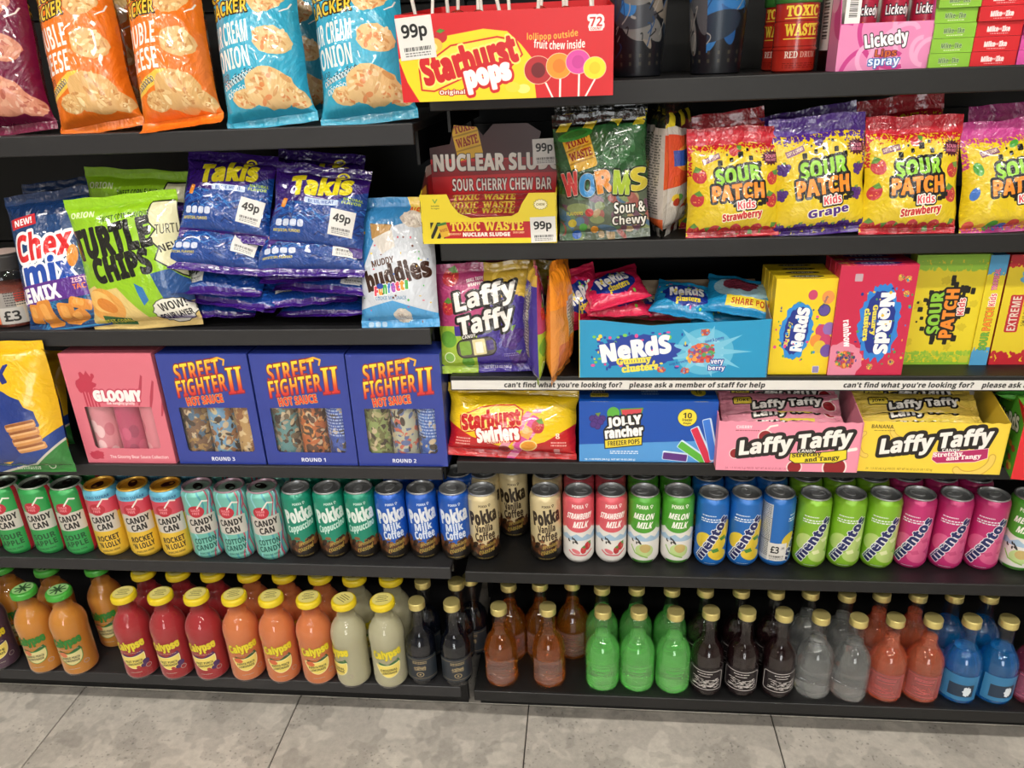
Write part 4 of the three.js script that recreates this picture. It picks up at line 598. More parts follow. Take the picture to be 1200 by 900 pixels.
{
  const pinkArt = tex(360, 420, (c, w, h) => { seedTo(82); fillR(c, 0, 0, w, h, '#d76f80'); blob(c, 80, 110, 34, 40, 6, 0.3, '#b8304a'); for (let k = 0; k < 5; k++) line(c, [[60 + k * 12, 130], [62 + k * 12, 170 + rnd() * 60]], '#b8304a', 7); ell(c, 50, 130, 8, 12, '#b8304a'); ell(c, 112, 80, 7, 9, '#b8304a');
    for (let k = 0; k < 3; k++) { const x = 286 + k * 40, y0 = 76 + k * 20; poly(c, [[x + 14, y0], [x + 20, y0 + 6], [x + 2, y0 + 70], [x - 16, y0 + 116], [x - 22, y0 + 116], [x - 8, y0 + 60]], '#b0384e'); }
    T(c, 'GLOOMY', 190, 155, 186, 38, '#f4ecec', { fat: 6, st: '#c0405a', lw: 16 }); T(c, 'the naughty grizzly', 196, 184, 110, 14, '#f4e4e4'); blob(c, 46, 388, 30, 18, 6, 0.2, '#b8304a'); T(c, 'The Gloomy Bear Sauce Collection', 215, 396, 236, 16, '#f6e6e6', { b: 0 }); });
  const blueArt = (n, t) => tex(360, 420, (c, w, h) => { fillR(c, 0, 0, w, h, '#2b3c93'); const G = ['#f4e23a', '#f0c030', '#e0622a', '#c8202a'];
    T(c, 'STREET', 152, 58, 186, 66, '#f0c030', { rot: -8, sk: -0.15, grad: G, fat: 0, st: '#8a1a2a', lw: 7 }); line(c, [[196, 28], [244, 12], [268, 20], [262, 38]], '#f0b02e', 7); T(c, 'FIGHTER', 158, 114, 206, 62, '#f0c030', { rot: -8, sk: -0.15, grad: G, st: '#8a1a2a', lw: 7 }); T(c, 'II', 296, 94, 64, 96, '#f0c030', { f: 'serif', rot: -6, grad: G, st: '#8a1a2a', lw: 7, sk: -0.12 }); T(c, 'HOT SAUCE', 160, 168, 150, 30, '#d8302a', { rot: -6, st: '#f0b83a', lw: 4, fat: 1 }); T(c, t, 186, 398, 96, 16, '#eef0f6'); });
  sauceBox('g', 'pink sauce gift box with three tins behind its window', { bl: [104, 542], br: [206, 540], tl: [67, 415], tr: [176, 415] }, [-0.37, 0.37, 0.14, 0.53], pinkArt, [0, 1, 2], 0xd76f80, ['pale pink sauce tin with white lettering in the pink gift box', 'deep rose sauce tin in the middle of the pink gift box', 'light pink sauce tin by the far side of the pink gift box'], 'sauce tins in the pink box');
  const Bx = (n, q, w, lab, lb) => sauceBox('s', lab, q, [-0.37, 0.4, 0.12, 0.53], blueArt(n, 'ROUND ' + n), w, 0x2b3c93, lb.map((q) => q + ' sauce tin in the round ' + n + ' gift box'), 'sauce tins in the round ' + n + ' box');
  Bx(3, { bl: [212, 540], br: [310, 540], tl: [180, 415], tr: [290, 416] }, [3, 4, 5], 'blue hot sauce gift box printed round 3 beside the pink one', ['brown grey mottled', 'sky blue topped', 'tan patterned']);
  Bx(1, { bl: [314, 541], br: [419, 541], tl: [290, 416], tr: [402, 415] }, [6, 7, 8], 'blue hot sauce gift box printed round 1 in the middle', ['teal topped mottled', 'rust orange', 'plain blue bar coded']);
  Bx(2, { bl: [421, 542], br: [525, 546], tl: [403, 414], tr: [514, 418] }, [9, 10, 11], 'blue hot sauce gift box printed round 2 at the shelf end', ['olive green mottled', 'pale grey patterned', 'bright blue bar coded']);
}
// ---------------------------------------------------------------- third shelf, right bay
const taffyLogo = (c, x, y, w, o = {}) => { const h = o.h ?? 0.5, s = { st: '#1c1716', lw: w * 0.1, fat: w * 0.018, rot: o.rot ?? -8, sk: -0.12 }; T(c, 'Laffy', x + (o.dx1 ?? 0) * w, y - h * 0.26 * w, w * (o.w1 ?? 1), w * h * 0.55, '#e3dfd9', s); T(c, 'Taffy', x + (o.dx2 ?? 0) * w, y + h * 0.3 * w, w * (o.w2 ?? 0.9), w * h * 0.55, '#e3dfd9', s); };
const taffyOne = (c, x, y, w, hh) => { const s = { st: '#1c1716', lw: hh * 0.42, fat: hh * 0.06, rot: -7, sk: -0.14 }; T(c, 'Laffy', x - w * 0.26, y + hh * 0.14, w * 0.46, hh, '#ece8e2', s); T(c, 'Taffy', x + w * 0.25, y - hh * 0.2, w * 0.46, hh, '#ece8e2', s); };
const banana = (c, x, y, s, rot) => { c.save(); c.translate(x, y); c.rotate(R(rot)); c.beginPath(); c.ellipse(0, 0, s, s * 0.7, 0, 0.15, 2.9); c.strokeStyle = '#c9a23a'; c.lineWidth = s * 0.42; c.lineCap = 'round'; c.stroke(); c.strokeStyle = '#e6c558'; c.lineWidth = s * 0.3; c.stroke(); c.restore(); };
const cherry = (c, x, y, s) => { line(c, [[x, y - s * 0.8], [x + s * 0.6, y - s * 1.5], [x + s * 1.6, y - s * 1.7]], '#efe3dc', s * 0.3); ell(c, x, y, s, s * 0.92, '#8c1c22', 0, '#efdcd8', s * 0.14); };
const taffyBag = tex(330, 390, (c, w, h) => {
  seedTo(83); fillR(c, 0, 0, w, h, '#3b2a86'); fillR(c, 0, 0, 170, 215, '#a63c6c'); fillR(c, 170, 0, 160, 130, '#c9a63c'); poly(c, [[0, 215], [60, 215], [60, 250], [140, 250], [130, 390], [0, 390]], '#9ab83a'); poly(c, [[170, 130], [250, 118], [330, 118], [330, 140]], '#3b2a86');
  berry(c, 54, 46, 28, 20); berry(c, 40, 150, 24, 0); banana(c, 250, 50, 44, 170); banana(c, 300, 150, 34, 250); ell(c, 34, 262, 30, 30, '#5f9a34'); ell(c, 34, 328, 18, 18, '#7fb04a', 0, '#e0e8c0', 3); ell(c, 100, 346, 22, 22, '#5f9a34'); grapes(c, 262, 268, 44); grapes(c, 280, 346, 34);
  c.save(); c.translate(140, 66); c.rotate(-0.15); T(c, 'SMALL TAFFY', 0, -8, 60, 12, '#f0eee8'); T(c, 'WRAPPED', 0, 8, 56, 12, '#f0eee8'); c.restore();
  taffyLogo(c, 172, 160, 220, { h: 0.72, rot: -12 }); T(c, 'CANDY', 110, 252, 50, 12, '#f0eee8', { st: '#1c1716', lw: 5, rot: -8 });
  c.save(); c.translate(130, 292); c.rotate(-0.1); rrect(c, -66, -32, 140, 66, 28, '#57524a', '#1c1716', 4); rrect(c, -55, -26, 40, 50, 6, '#7aa23a'); rrect(c, -8, -28, 46, 56, 4, '#d8cf9a'); rrect(c, 2, -18, 26, 40, 2, '#e9e6da'); rrect(c, 42, -20, 24, 36, 4, '#4a3a7a'); c.restore();
  T(c, 'NET WT 3.8 OZ (108 g)', 200, 372, 96, 12, '#d8d4e6'); smallprint(c, 230, 318, 50, 14, 2, '#8a80b8');
});
{
  const y = YS.c + 0.0005;
  bagQ('candy_bag', 'four coloured taffy candy bag with grey lettering', 'candy bag', null, { bl: [520, 442], br: [626, 440], tl: [508, 308], tr: [622, 306], zb: -0.016, zt: -0.05, y }, 0.038, film(taffyBag), null, { seed: 81, nar: 0.02, wr: 1.2 });
  bagQ('candy_bag', 'taffy candy bag half hidden behind the four coloured one', 'candy bag', null, { bl: [545, 434], br: [640, 433], tl: [545, 304], tr: [650, 302], zb: -0.09, zt: -0.11, y }, 0.03, film(taffyBag), null, { seed: 82, nar: 0.02 });
  const info = (a, b) => film(tex(200, 300, (c, w, h) => { seedTo(84); fillR(c, 0, 0, w, h, a); fillR(c, 0, 0, w, 50, b); fillR(c, 30, 70, 140, 160, '#6a5f5c'); smallprint(c, 36, 76, 128, 150, 20, '#a89c94'); fillR(c, 0, 250, w, 50, a); }));
  sideBag('purple edged candy bag turned sideways beside the four coloured bag', 629, 452, -0.012, 0.1, 0.182, 98, 83, film(taffyBag), info('#3b2a86', '#c9a23c'), y - 0.004, 0);
  sideBag('bright orange candy bag turned sideways beside the blue cluster box', 657, 450, -0.014, 0.1, 0.18, 76, 84, film(tex(200, 300, (c, w, h) => { seedTo(85); fillR(c, 0, 0, w, h, '#d98a3c'); fillR(c, 0, 0, w, 110, '#ee8f22'); fillR(c, 70, 100, 90, 90, '#b8b4ac'); smallprint(c, 76, 106, 78, 80, 10, '#777'); rrect(c, 20, 200, 120, 60, 8, '#c86a3a'); })), info('#d97a24', '#c9a23c'), y - 0.002, 0);
}
const nerdsLogo = (c, x, y, w, col1, rot = -8, burst = 1) => {
  c.save(); c.translate(x, y); c.rotate(R(rot)); if (burst) { blob(c, 0, w * 0.05, w * 0.62, w * 0.3, 10, 0.09, col1); }
  T(c, 'NERDS', 0, 0, w, w * 0.3, '#f4f2f0', { fat: w * 0.03, st: '#1b2f86', lw: w * 0.08 }); c.restore();
};
{ // blue cluster tray with pouches
  const y = YS.c + 0.0004, f = frame({ bl: [679, 447], br: [898, 447], tl: [680, 375], tr: [905, 374], zb: 0.004, upright: 1, y }), g = thing('cluster_pouch_box', 'open blue display box of gummy cluster pouches on the strip shelf', 'display box'), w = f.w, h = f.h, d = 0.13; put(g, f);
  const art = tex(600, 200, (c, W, H) => { seedTo(86); fillR(c, 0, 0, W, H, '#1e8fbe'); ell(c, 400, 110, 90, 80, '#57aed0'); ell(c, 400, 110, 60, 52, '#8cc6de'); star(c, 400, 110, 150, 90, 9, 0.35, '#74bcd8');
    blob(c, 186, 110, 132, 58, 12, 0.1, '#1c3a96'); specks(c, 40, 40, 320, 130, 60, 5, ['#1c3a96', '#d8488a', '#e8d04a', '#7ac04a', '#1c3a96']); T(c, 'NeRdS', 180, 98, 220, 62, '#f4f2f0', { rot: -9, fat: 7 }); T(c, 'Gummy', 176, 142, 110, 28, '#ecd94a', { f: 'serif', fat: 3, rot: -6 }); T(c, 'clusters', 196, 164, 116, 24, '#ecd94a', { f: 'serif', fat: 3, rot: -6 });
    blob(c, 388, 116, 40, 34, 8, 0.08, '#c8483a'); specks(c, 352, 88, 74, 58, 70, 6, ['#d8603a', '#a83050', '#5a8ac0', '#7a4a8a', '#e89a4a', '#4a9a5a']); T(c, 'sweet & gummy', 428, 70, 60, 14, '#1c3a96', { rot: -14 }); T(c, 'tangy & crunchy', 318, 148, 60, 12, '#1c3a96', { rot: -14 }); T(c, 'very', 440, 148, 40, 20, '#f4f2f0', { st: '#1c3a96', lw: 6 }); T(c, 'berry', 440, 168, 52, 22, '#f4f2f0', { st: '#1c3a96', lw: 6 });
    for (const [x, yy] of [[398, 44], [265, 172], [340, 176]]) { blob(c, x, yy, 14, 11, 6, 0.15, '#b8503f'); specks(c, x - 12, yy - 9, 24, 18, 12, 3, ['#5a8ac0', '#e89a4a', '#a83050']); } });
  const dip = [[-w / 2, 0], [w / 2, 0], [w / 2, h], [w * 0.42, h * 0.98], [0, h * 0.93], [-w * 0.12, h * 0.9], [-w * 0.4, h], [-w / 2, h]];
  carton(g, w, h, d, { front: paper(art), side: card(0xd9c22e), back: kraft, right: kraft, bottom: kraft }, { open: true, front: cut(dip, w, h, CT), hb: at(790, 327, -d).y - y, side: cut([[0, 0], [d, 0], [d, at(790, 327, -d).y - y], [d * 0.3, h * 1.15], [0, h]], d, h, CT).rotateY(Math.PI / 2) });
  const pouch = (bg, hi) => film(tex(240, 200, (c, W, H) => { seedTo(87); fillR(c, 0, 0, W, H, bg); blob(c, 120, 100, 88, 56, 9, 0.08, '#1b2f86'); T(c, 'NeRdS', 120, 84, 130, 50, '#f2f0ee', { rot: -10, fat: 4 }); T(c, 'clusters', 132, 126, 90, 24, '#e8d03a', { f: 'serif', fat: 2, rot: -8 }); fillR(c, 0, 170, W, 30, hi); specks(c, 0, 30, W, 130, 20, 5, ['#e8d04a', '#d8488a', '#7ac04a']); }), { roughness: 0.2 });
  const pr = pouch('#cf2350', '#cf2350'), pb = pouch('#1c86ba', '#1c86ba'), share = film(tex(260, 200, (c, W, H) => { seedTo(88); fillR(c, 0, 0, W, H, '#1c86ba'); ell(c, 120, 80, 100, 60, '#8fb4c4'); blob(c, 110, 66, 60, 36, 8, 0.1, '#6a2a3a'); fillR(c, 70, 128, 190, 40, '#dfc83a'); T(c, 'SHARE POUCH', 168, 148, 160, 24, '#a8321c'); }), { roughness: 0.2 });
  const dk = (h2) => plainFilm(h2, { roughness: 0.25 });
  // x, y, z in the box, lean, yaw, roll
  for (const [x, yy, z, lean, yaw, roll, m, bk, s, pw, ph, l] of [
    [-0.105, 0.068, -0.05, 78, 20, 4, pr, 0xcf2350, 1, 0.11, 0.09, 'red gummy pouch low at the yellow side of the blue box'], [-0.075, 0.08, -0.032, 76, 10, -3, pr, 0xcf2350, 2, 0.1, 0.09, 'red gummy pouch in the middle of its stack'], [-0.072, 0.098, -0.035, 66, 14, 10, pr, 0xcf2350, 3, 0.095, 0.085, 'red gummy pouch on top of its stack in the blue box'],
    [-0.125, 0.06, -0.06, 20, 40, 4, pr, 0xcf2350, 4, 0.09, 0.09, 'red gummy pouch upright in the corner of the blue box'], [0.0, 0.072, -0.05, 82, 0, 0, pr, 0xcf2350, 5, 0.12, 0.09, 'red gummy pouch lying under the blue pouch'], [0.012, 0.078, -0.035, 68, -12, -8, pb, 0x1c86ba, 6, 0.095, 0.085, 'blue gummy pouch in the middle of the blue box'], [0.098, 0.08, -0.03, 66, -12, -6, share, 0x8f8a88, 7, 0.115, 0.09, 'blue share pouch with yellow band on top in the box'], [0.085, 0.064, -0.045, 80, 6, 0, pb, 0x8f8a88, 8, 0.11, 0.09, 'blue gummy pouch under the yellow banded share pouch']]) {
    const b = thing('candy_pouch', l, 'candy pouch', 'gummy cluster pouches in the blue box'); b.position.copy(f.pos).add(V(x, yy, z)); b.quaternion.setFromEuler(new THREE.Euler(R(-lean), 0, 0)).premultiply(new THREE.Quaternion().setFromEuler(new THREE.Euler(0, R(yaw), R(roll), 'YZX'))); bag(b, pw, ph, 0.026, m, dk(bk), { seed: s + 90, wr: 1.1, sb: 0.01, st: 0.01, fold: 0.5 });
  }
}
{ // theatre cartons
  const y = YS.c + 0.0004;
  const yellow = tex(330, 470, (c, w, h) => { seedTo(91); fillR(c, 0, 0, w, h, '#e4c622'); c.save(); c.translate(130, 250); c.rotate(-Math.PI / 2 + 0.1); blob(c, 0, 0, 142, 82, 12, 0.09, '#2a86d0'); blob(c, 0, 0, 118, 62, 10, 0.06, '#1b2f86'); T(c, 'NeRdS', 8, 16, 210, 62, '#f2f0ee', { fat: 8 }); T(c, 'Big Chewy', -20, -40, 120, 26, '#ecd94a', { fat: 2, f: 'serif' }); c.restore();
    specks(c, 20, 90, 240, 320, 40, 6, ['#2a86d0', '#1b2f86', '#d8488a', '#4a9a4a']); ell(c, 196, 76, 24, 24, '#c2406a'); ell(c, 264, 150, 30, 28, '#5a4a96', 0, '#1b1b2a', 3); for (const [x, yy, col] of [[262, 250, '#c2406a'], [300, 240, '#8a6ab0'], [240, 300, '#e08a3a'], [290, 300, '#c2406a'], [262, 330, '#d8b83a'], [300, 350, '#6a4a9a'], [276, 88, '#e0904a']]) ell(c, x, yy, 32, 32, col); T(c, 'big & chunky', 262, 110, 60, 16, '#1b2f86', { rot: -70 }); rrect(c, 238, 428, 34, 34, 4, '#8a80b0', '#e6e2f0', 2); });
  const topY = tex(256, 96, (c, w, h) => { fillR(c, 0, 0, w, h, '#e4c622'); ell(c, 128, 40, 70, 30, '#2f2a1a'); T(c, 'NeRdS', 128, 40, 90, 24, '#d8d4c0'); });
  const red = tex(360, 480, (c, w, h) => { seedTo(92); fillR(c, 0, 0, w, h, '#c02448'); blob(c, 60, 420, 100, 90, 9, 0.08, '#d9829a'); c.save(); c.translate(214, 245); c.rotate(Math.PI / 2 - 0.06); blob(c, 0, 0, 168, 96, 13, 0.1, '#2a7ccc'); blob(c, 0, 0, 142, 74, 10, 0.06, '#1b2f86'); T(c, 'NeRdS', 6, -26, 262, 66, '#f2f0ee', { fat: 8, rot: 3 }); T(c, 'Gummy', -14, 26, 130, 28, '#ecd94a', { f: 'serif', fat: 3 }); T(c, 'clusters', 4, 58, 140, 26, '#ecd94a', { f: 'serif', fat: 3 }); c.restore();
    T(c, 'rainbow', 70, 290, 120, 34, '#f2eef0', { rot: 80, fat: 2 }); blob(c, 78, 408, 46, 38, 8, 0.1, '#c8583a'); specks(c, 36, 374, 84, 68, 70, 6, ['#4a8a4a', '#8a4a8a', '#e0a03a', '#b02a4a', '#3a3a6a']); for (const [x, yy] of [[285, 52], [320, 58], [300, 420], [200, 440], [320, 120]]) { blob(c, x, yy, 15, 14, 6, 0.15, '#c88a4a'); specks(c, x - 12, yy - 10, 24, 20, 12, 3, ['#4a8a4a', '#e0c03a', '#a83050']); } rrect(c, 72, 34, 36, 32, 4, '#b8a0a8'); specks(c, 100, 60, 250, 380, 50, 5, ['#2a7ccc', '#1b2f86', '#e0b83a', '#4a9a4a']); });
  const topR = tex(256, 64, (c, w, h) => { fillR(c, 0, 0, w, h, '#c02448'); ell(c, 128, 32, 80, 24, '#1b2f86'); T(c, 'NeRdS', 128, 32, 110, 24, '#f0e6ea'); specks(c, 0, 10, 50, 40, 20, 4, ['#e0c03a', '#4a8a4a']); });
  const green = tex(360, 480, (c, w, h) => { seedTo(93); fillR(c, 0, 0, w, h, '#dcc828'); specks(c, 0, 0, w, 60, 300, 8, ['#8ab83a']); fillR(c, 0, 0, w, 20, '#86b634'); specks(c, 0, 420, w, 60, 240, 7, ['#8ab83a', '#a8c03a']); fillR(c, 0, 468, w, 12, '#86b634'); for (let k = 0; k < 8; k++) blob(c, 300 * rnd() + 20, 60 + 360 * rnd(), 22, 18, 6, 0.3, '#cbb622'); c.save(); c.translate(185, 250); c.rotate(-Math.PI / 2 + 0.05); seedTo(94); for (let i = 0; i < 26; i++) rrect(c, -150 + rnd() * 290, -110 + rnd() * 210, 28, 22, 5, '#15130f'); patchLogo(c, 0, -10, 210); c.restore(); rrect(c, 296, 440, 44, 30, 2, '#c0c03a'); });
  const spine = tex(96, 480, (c, w, h) => { fillR(c, 0, 0, w, h, '#dcc828'); fillR(c, 0, 0, w, 60, '#4f9ac8'); fillR(c, 0, 420, w, 60, '#4f9ac8'); specks(c, 0, 50, w, 30, 60, 6, ['#4f9ac8']); specks(c, 0, 400, w, 30, 60, 6, ['#4f9ac8']); c.save(); c.translate(48, 250); c.rotate(-Math.PI / 2); T(c, 'SOUR', -120, 4, 80, 40, '#6aa83a', { st: '#1c1a12', lw: 5, fat: 3 }); T(c, 'PATCH', -22, 4, 100, 40, '#e8862a', { st: '#1c1a12', lw: 5, fat: 3 }); T(c, 'Kids', 62, 6, 54, 36, '#d84a5a', { st: '#f2e6da', lw: 6 }); T(c, 'TROPICAL', 150, 2, 90, 26, '#e08ab0', { st: '#a03a6a', lw: 4 }); c.restore(); });
  const extreme = tex(360, 480, (c, w, h) => { seedTo(95); fillR(c, 0, 0, w, h, '#d8c028'); fillR(c, 0, 0, w, 26, '#b52430'); specks(c, 0, 20, w, 26, 120, 7, ['#b52430']); specks(c, 0, 420, w, 60, 220, 8, ['#b52430']); fillR(c, 0, 466, w, 14, '#b52430'); c.save(); c.translate(70, 250); c.rotate(-Math.PI / 2); T(c, 'EXTREME', 0, 0, 150, 40, '#d8d0c0', { st: '#b52430', lw: 18 }); T(c, 'SOUR CANDY', 0, 50, 110, 18, '#3a2a14', { b: 0 }); c.restore(); c.save(); c.translate(230, 250); c.rotate(-Math.PI / 2); patchLogo(c, 0, 0, 180); c.restore(); blob(c, 120, 90, 50, 40, 7, 0.2, '#5a9ac8'); });
  const deep = (n, dz, q, d, m, lab, o) => { for (let k = 0; k < n; k++) { const f = frame({ ...q, upright: 1, y }), g = thing('candy_carton', lab[Math.min(k, 1)], 'candy carton', k ? o : undefined); put(g, f); g.position.z -= k * dz; g.position.x -= k * 0.0006; carton(g, f.w, f.h * (1 - 0.002 * k), d, m); } };
  deep(4, 0.0215, { bl: [901, 441], br: [969, 440], tl: [906, 327], tr: [985, 327], zb: -0.008 }, 0.02, { front: paper(yellow), side: card(0xe4c622), top: paper(topY) }, ['yellow chewy candy carton at the front of its row', 'yellow chewy candy carton lined up behind the front one'], 'yellow candy cartons behind the front one');
  deep(3, 0.0225, { bl: [969, 440], br: [1056, 439], tl: [987, 312], tr: [1079, 310], zb: -0.004 }, 0.021, { front: paper(red), side: card(0xc02448), top: paper(topR) }, ['crimson gummy cluster carton at the front of its row', 'crimson gummy cluster carton lined up behind the front one'], 'crimson candy cartons behind the front one');
  const one = (lab, q, d, m) => { const f = frame({ ...q, upright: 1, y }), g = thing('candy_carton', lab, 'candy carton'); put(g, f); carton(g, f.w, f.h, d, m); };
  one('yellow and lime sour candy carton beside the crimson one', { bl: [1056, 431], br: [1134, 429], tl: [1066, 300], tr: [1159, 298], zb: -0.045 }, 0.024, { front: paper(green), side: card(0x86b634) });
  one('candy carton turned spine out with sky blue ends', { bl: [1135, 430], br: [1155, 430], tl: [1161, 300], tr: [1183, 299], zb: -0.042 }, 0.1, { front: paper(spine), side: card(0xdcc828), top: card(0x4f9ac8) });
  one('yellow sour candy carton with red splashes at the row end', { bl: [1157, 429], br: [1246, 427], tl: [1184, 300], tr: [1276, 297], zb: -0.044 }, 0.024, { front: paper(extreme), side: card(0xb52430) });
}
// ---------------------------------------------------------------- fourth shelf, right bay
const swirlTex = tex(420, 250, (c, w, h) => {
  seedTo(96); fillR(c, 0, 0, w, h, '#e6bf17'); poly(c, [[0, 130], [80, 175], [210, 215], [320, 180], [420, 120], [420, 250], [0, 250]], '#bb1c20');
  for (const [x, y, r, col] of [[226, 150, 35, '#d8608a'], [262, 140, 30, '#e8b83a'], [250, 190, 36, '#c84a8a']]) { c.save(); c.translate(x, y); c.rotate(R(r)); rrect(c, -12, -80, 24, 160, 8, col); for (let k = 0; k < 5; k++) poly(c, [[-12, -70 + k * 32], [12, -86 + k * 32], [12, -70 + k * 32], [-12, -54 + k * 32]], '#e89ab0'); c.restore(); }
  c.save(); c.translate(265, 150); c.rotate(0.5); rrect(c, -15, -60, 30, 130, 8, '#d24a92'); rrect(c, -15, -20, 30, 40, 0, '#e8a04a'); c.restore();
  berry(c, 300, 130, 20, 20); ell(c, 268, 196, 26, 18, '#e89a2a', -10, '#f2d890', 4); ell(c, 190, 215, 20, 14, '#8a2a2a');
  poly(c, [[40, 105], [110, 75], [220, 62], [248, 78], [245, 120], [200, 130], [60, 160], [44, 150]], '#ecd05a', '#b8241c', 4); T(c, 'Starburst', 143, 112, 196, 54, '#be1a1c', { rot: -9, fat: 6, st: '#f2de8a', lw: 10 }); T(c, 'Swirlers', 168, 160, 140, 48, '#f4f0ea', { rot: -9, fat: 5, st: '#bb1c20', lw: 16 }); T(c, 'CHEWY STICKS', 170, 188, 76, 10, '#f4e0c8', { rot: -6 });
  smallprint(c, 26, 180, 50, 30, 3, '#e8a8a0'); T(c, '8', 362, 160, 14, 18, '#f4e0c8'); smallprint(c, 340, 180, 50, 20, 2, '#e8a8a0'); rrect(c, 350, 205, 20, 22, 3, '#c88a8a');
});
{
  const y = YS.d + 0.0005;
  bagQ('candy_bag', 'yellow and red chewy stick candy bag beside the blue sauce boxes', 'candy bag', null, { bl: [524, 546], br: [676, 550], tl: [526, 452], tr: [680, 450], zb: -0.012, zt: -0.05, y }, 0.06, film(swirlTex), null, { seed: 91, wr: 1.2, nar: 0.05 });
  const f = frame({ bl: [678, 545], br: [838, 546], tl: [678, 471], tr: [840, 471], zb: -0.004, upright: 1, y }), g = thing('ice_pop_box', 'blue carton of fruit freezer pops', 'carton'); put(g, f);
  const art = tex(480, 212, (c, w, h) => { seedTo(97); fillR(c, 0, 0, w, h, '#0f4ba8'); poly(c, [[0, 150], [480, 132], [480, 212], [0, 212]], '#4f94d4'); grapes(c, 65, 70, 30); ell(c, 120, 40, 22, 22, '#5aa83a'); poly(c, [[145, 26], [222, 22], [212, 58], [180, 66], [152, 54]], '#c8444e', '#5a9a3a', 4); line(c, [[108, 90], [105, 97], [97, 97]], '#17140f', 18); T(c, 'JOLLY', 158, 70, 118, 38, '#f4f2f0', { st: '#17140f', lw: 16, fat: 4, rot: -6 }); line(c, [[108, 88], [105, 96], [97, 96]], '#f4f2f0', 8); T(c, 'rancher', 158, 104, 132, 36, '#f4f2f0', { st: '#17140f', lw: 16, fat: 4, rot: -6 }); poly(c, [[90, 134], [222, 120], [222, 150], [92, 164]], '#e6cf3a', '#17140f', 3); T(c, 'FREEZER POPS', 158, 142, 112, 17, '#17140f', { rot: -5 });
    ell(c, 376, 54, 33, 30, '#ead63a', 0, '#2a3a5a', 2); T(c, '10', 376, 46, 30, 20, '#17140f'); T(c, 'Freezer', 376, 62, 34, 9, '#17140f'); T(c, 'Pops', 376, 74, 26, 9, '#17140f'); smallprint(c, 110, 172, 100, 14, 2, '#dfe8f4'); T(c, '10 - 1 OZ POPS (28.3 g)  NET WT 10 OZ (283 g)', 110, 204, 180, 9, '#e6eef8');
    for (const [x, yy, r, col, L] of [[402, 176, -56, '#5ab03a', 120], [432, 150, -26, '#cf2a4a', 140], [460, 130, -14, '#3a7ad8', 150], [340, 190, -84, '#5a2a7a', 90]]) { c.save(); c.translate(x, yy); c.rotate(R(r)); rrect(c, -16, -L / 2, 32, L, 5, '#c9dcee'); rrect(c, -14, -L / 2 + 3, 24, L - 6, 4, col); c.restore(); } });
  const top = tex(480, 100, (c, w, h) => { fillR(c, 0, 0, w, h, '#0f4ba8'); T(c, 'JOLLY', 70, 44, 50, 20, '#e8e4dc', { st: '#17140f', lw: 6 }); T(c, 'FREEZER POPS', 72, 66, 60, 12, '#17140f', { st: '#e6cf3a', lw: 6 }); smallprint(c, 220, 30, 60, 40, 3, '#9ab8e0'); ell(c, 420, 50, 26, 22, '#ead63a'); T(c, '10', 420, 50, 22, 16, '#17140f'); });
  carton(g, f.w, f.h, 0.07, { front: paper(art), side: card(0x0f4ba8), top: paper(top) });
  // chew boxes with bars
  const bar = (bg, fr) => film(texR(420, 110, (c, W, H) => { seedTo(98); fillR(c, 0, 0, W, H, bg); taffyOne(c, 235, 58, 250, 44); if (fr) cherry(c, 380, 62, 24); else banana(c, 380, 50, 28, 20); rrect(c, 46, 26, 66, 34, 8, '#d8c03a', '#1c1716', 4); T(c, 'JOKE', 79, 43, 44, 16, '#1c1716'); fillR(c, 200, 92, 120, 16, '#d8c03a'); }), { roughness: 0.22 });
  const tray = (label, q, bgc, sideC, art2, barM, barLabel, grp, tilt) => {
    const ff = frame({ ...q, zb: 0.02, upright: 1, y }), b = thing('chew_box', label, 'display box'), w = ff.w, h = ff.h, d = 0.12; put(b, ff); b.rotation.y = R(q.yaw ?? 0);
    const zig = [[-w / 2, 0], [w / 2, 0], [w / 2, h]]; for (let k = 24; k >= 0; k--) zig.push([-w / 2 + w * k / 24 * 0.999, h - (k % 2 ? 0.0016 : 0)]);
    carton(b, w, h, d, { front: paper(art2), side: card(sideC), left: card(sideC), back: whiteCard, bottom: kraft }, { open: true, front: cut(zig, w, h, CT), hb: h * 1.22, side: cut([[0, 0], [d, 0], [d, h * 1.25], [d * 0.55, h * 1.22], [0, h]], d, h, CT).rotateY(Math.PI / 2) });
    tilt.forEach(([yy, zz, ln, rl], k) => { const r = thing('taffy_bar', barLabel, 'candy bar', grp); bag(r, 0.042, w * 0.88, 0.013, barM, null, { seed: k * 3 + 7, wr: 0.6, sb: 0.009, st: 0.009, nar: 0.02, belly: 0 }); r.rotation.set(R(-ln), 0, -Math.PI / 2 + R(rl)); r.position.copy(ff.pos).add(V(-w * 0.44, yy, zz)); if (grp.startsWith('pink') && k === 2) { r.sticker(0.5, 0.76, 0.02, 0.038, 0, priceStickerTurned, 'price_sticker', 0.0016); } });
  };
  const priceStickerTurned = M(0xffffff, { roughness: 0.45, map: texR(170, 90, (c, W, H) => { fillR(c, 0, 0, W, H, '#b9b6b2'); T(c, '£2', 60, 46, 56, 56, '#111', { b: 0, fat: 4 }); smallprint(c, 100, 20, 60, 30, 3, '#666'); }) });
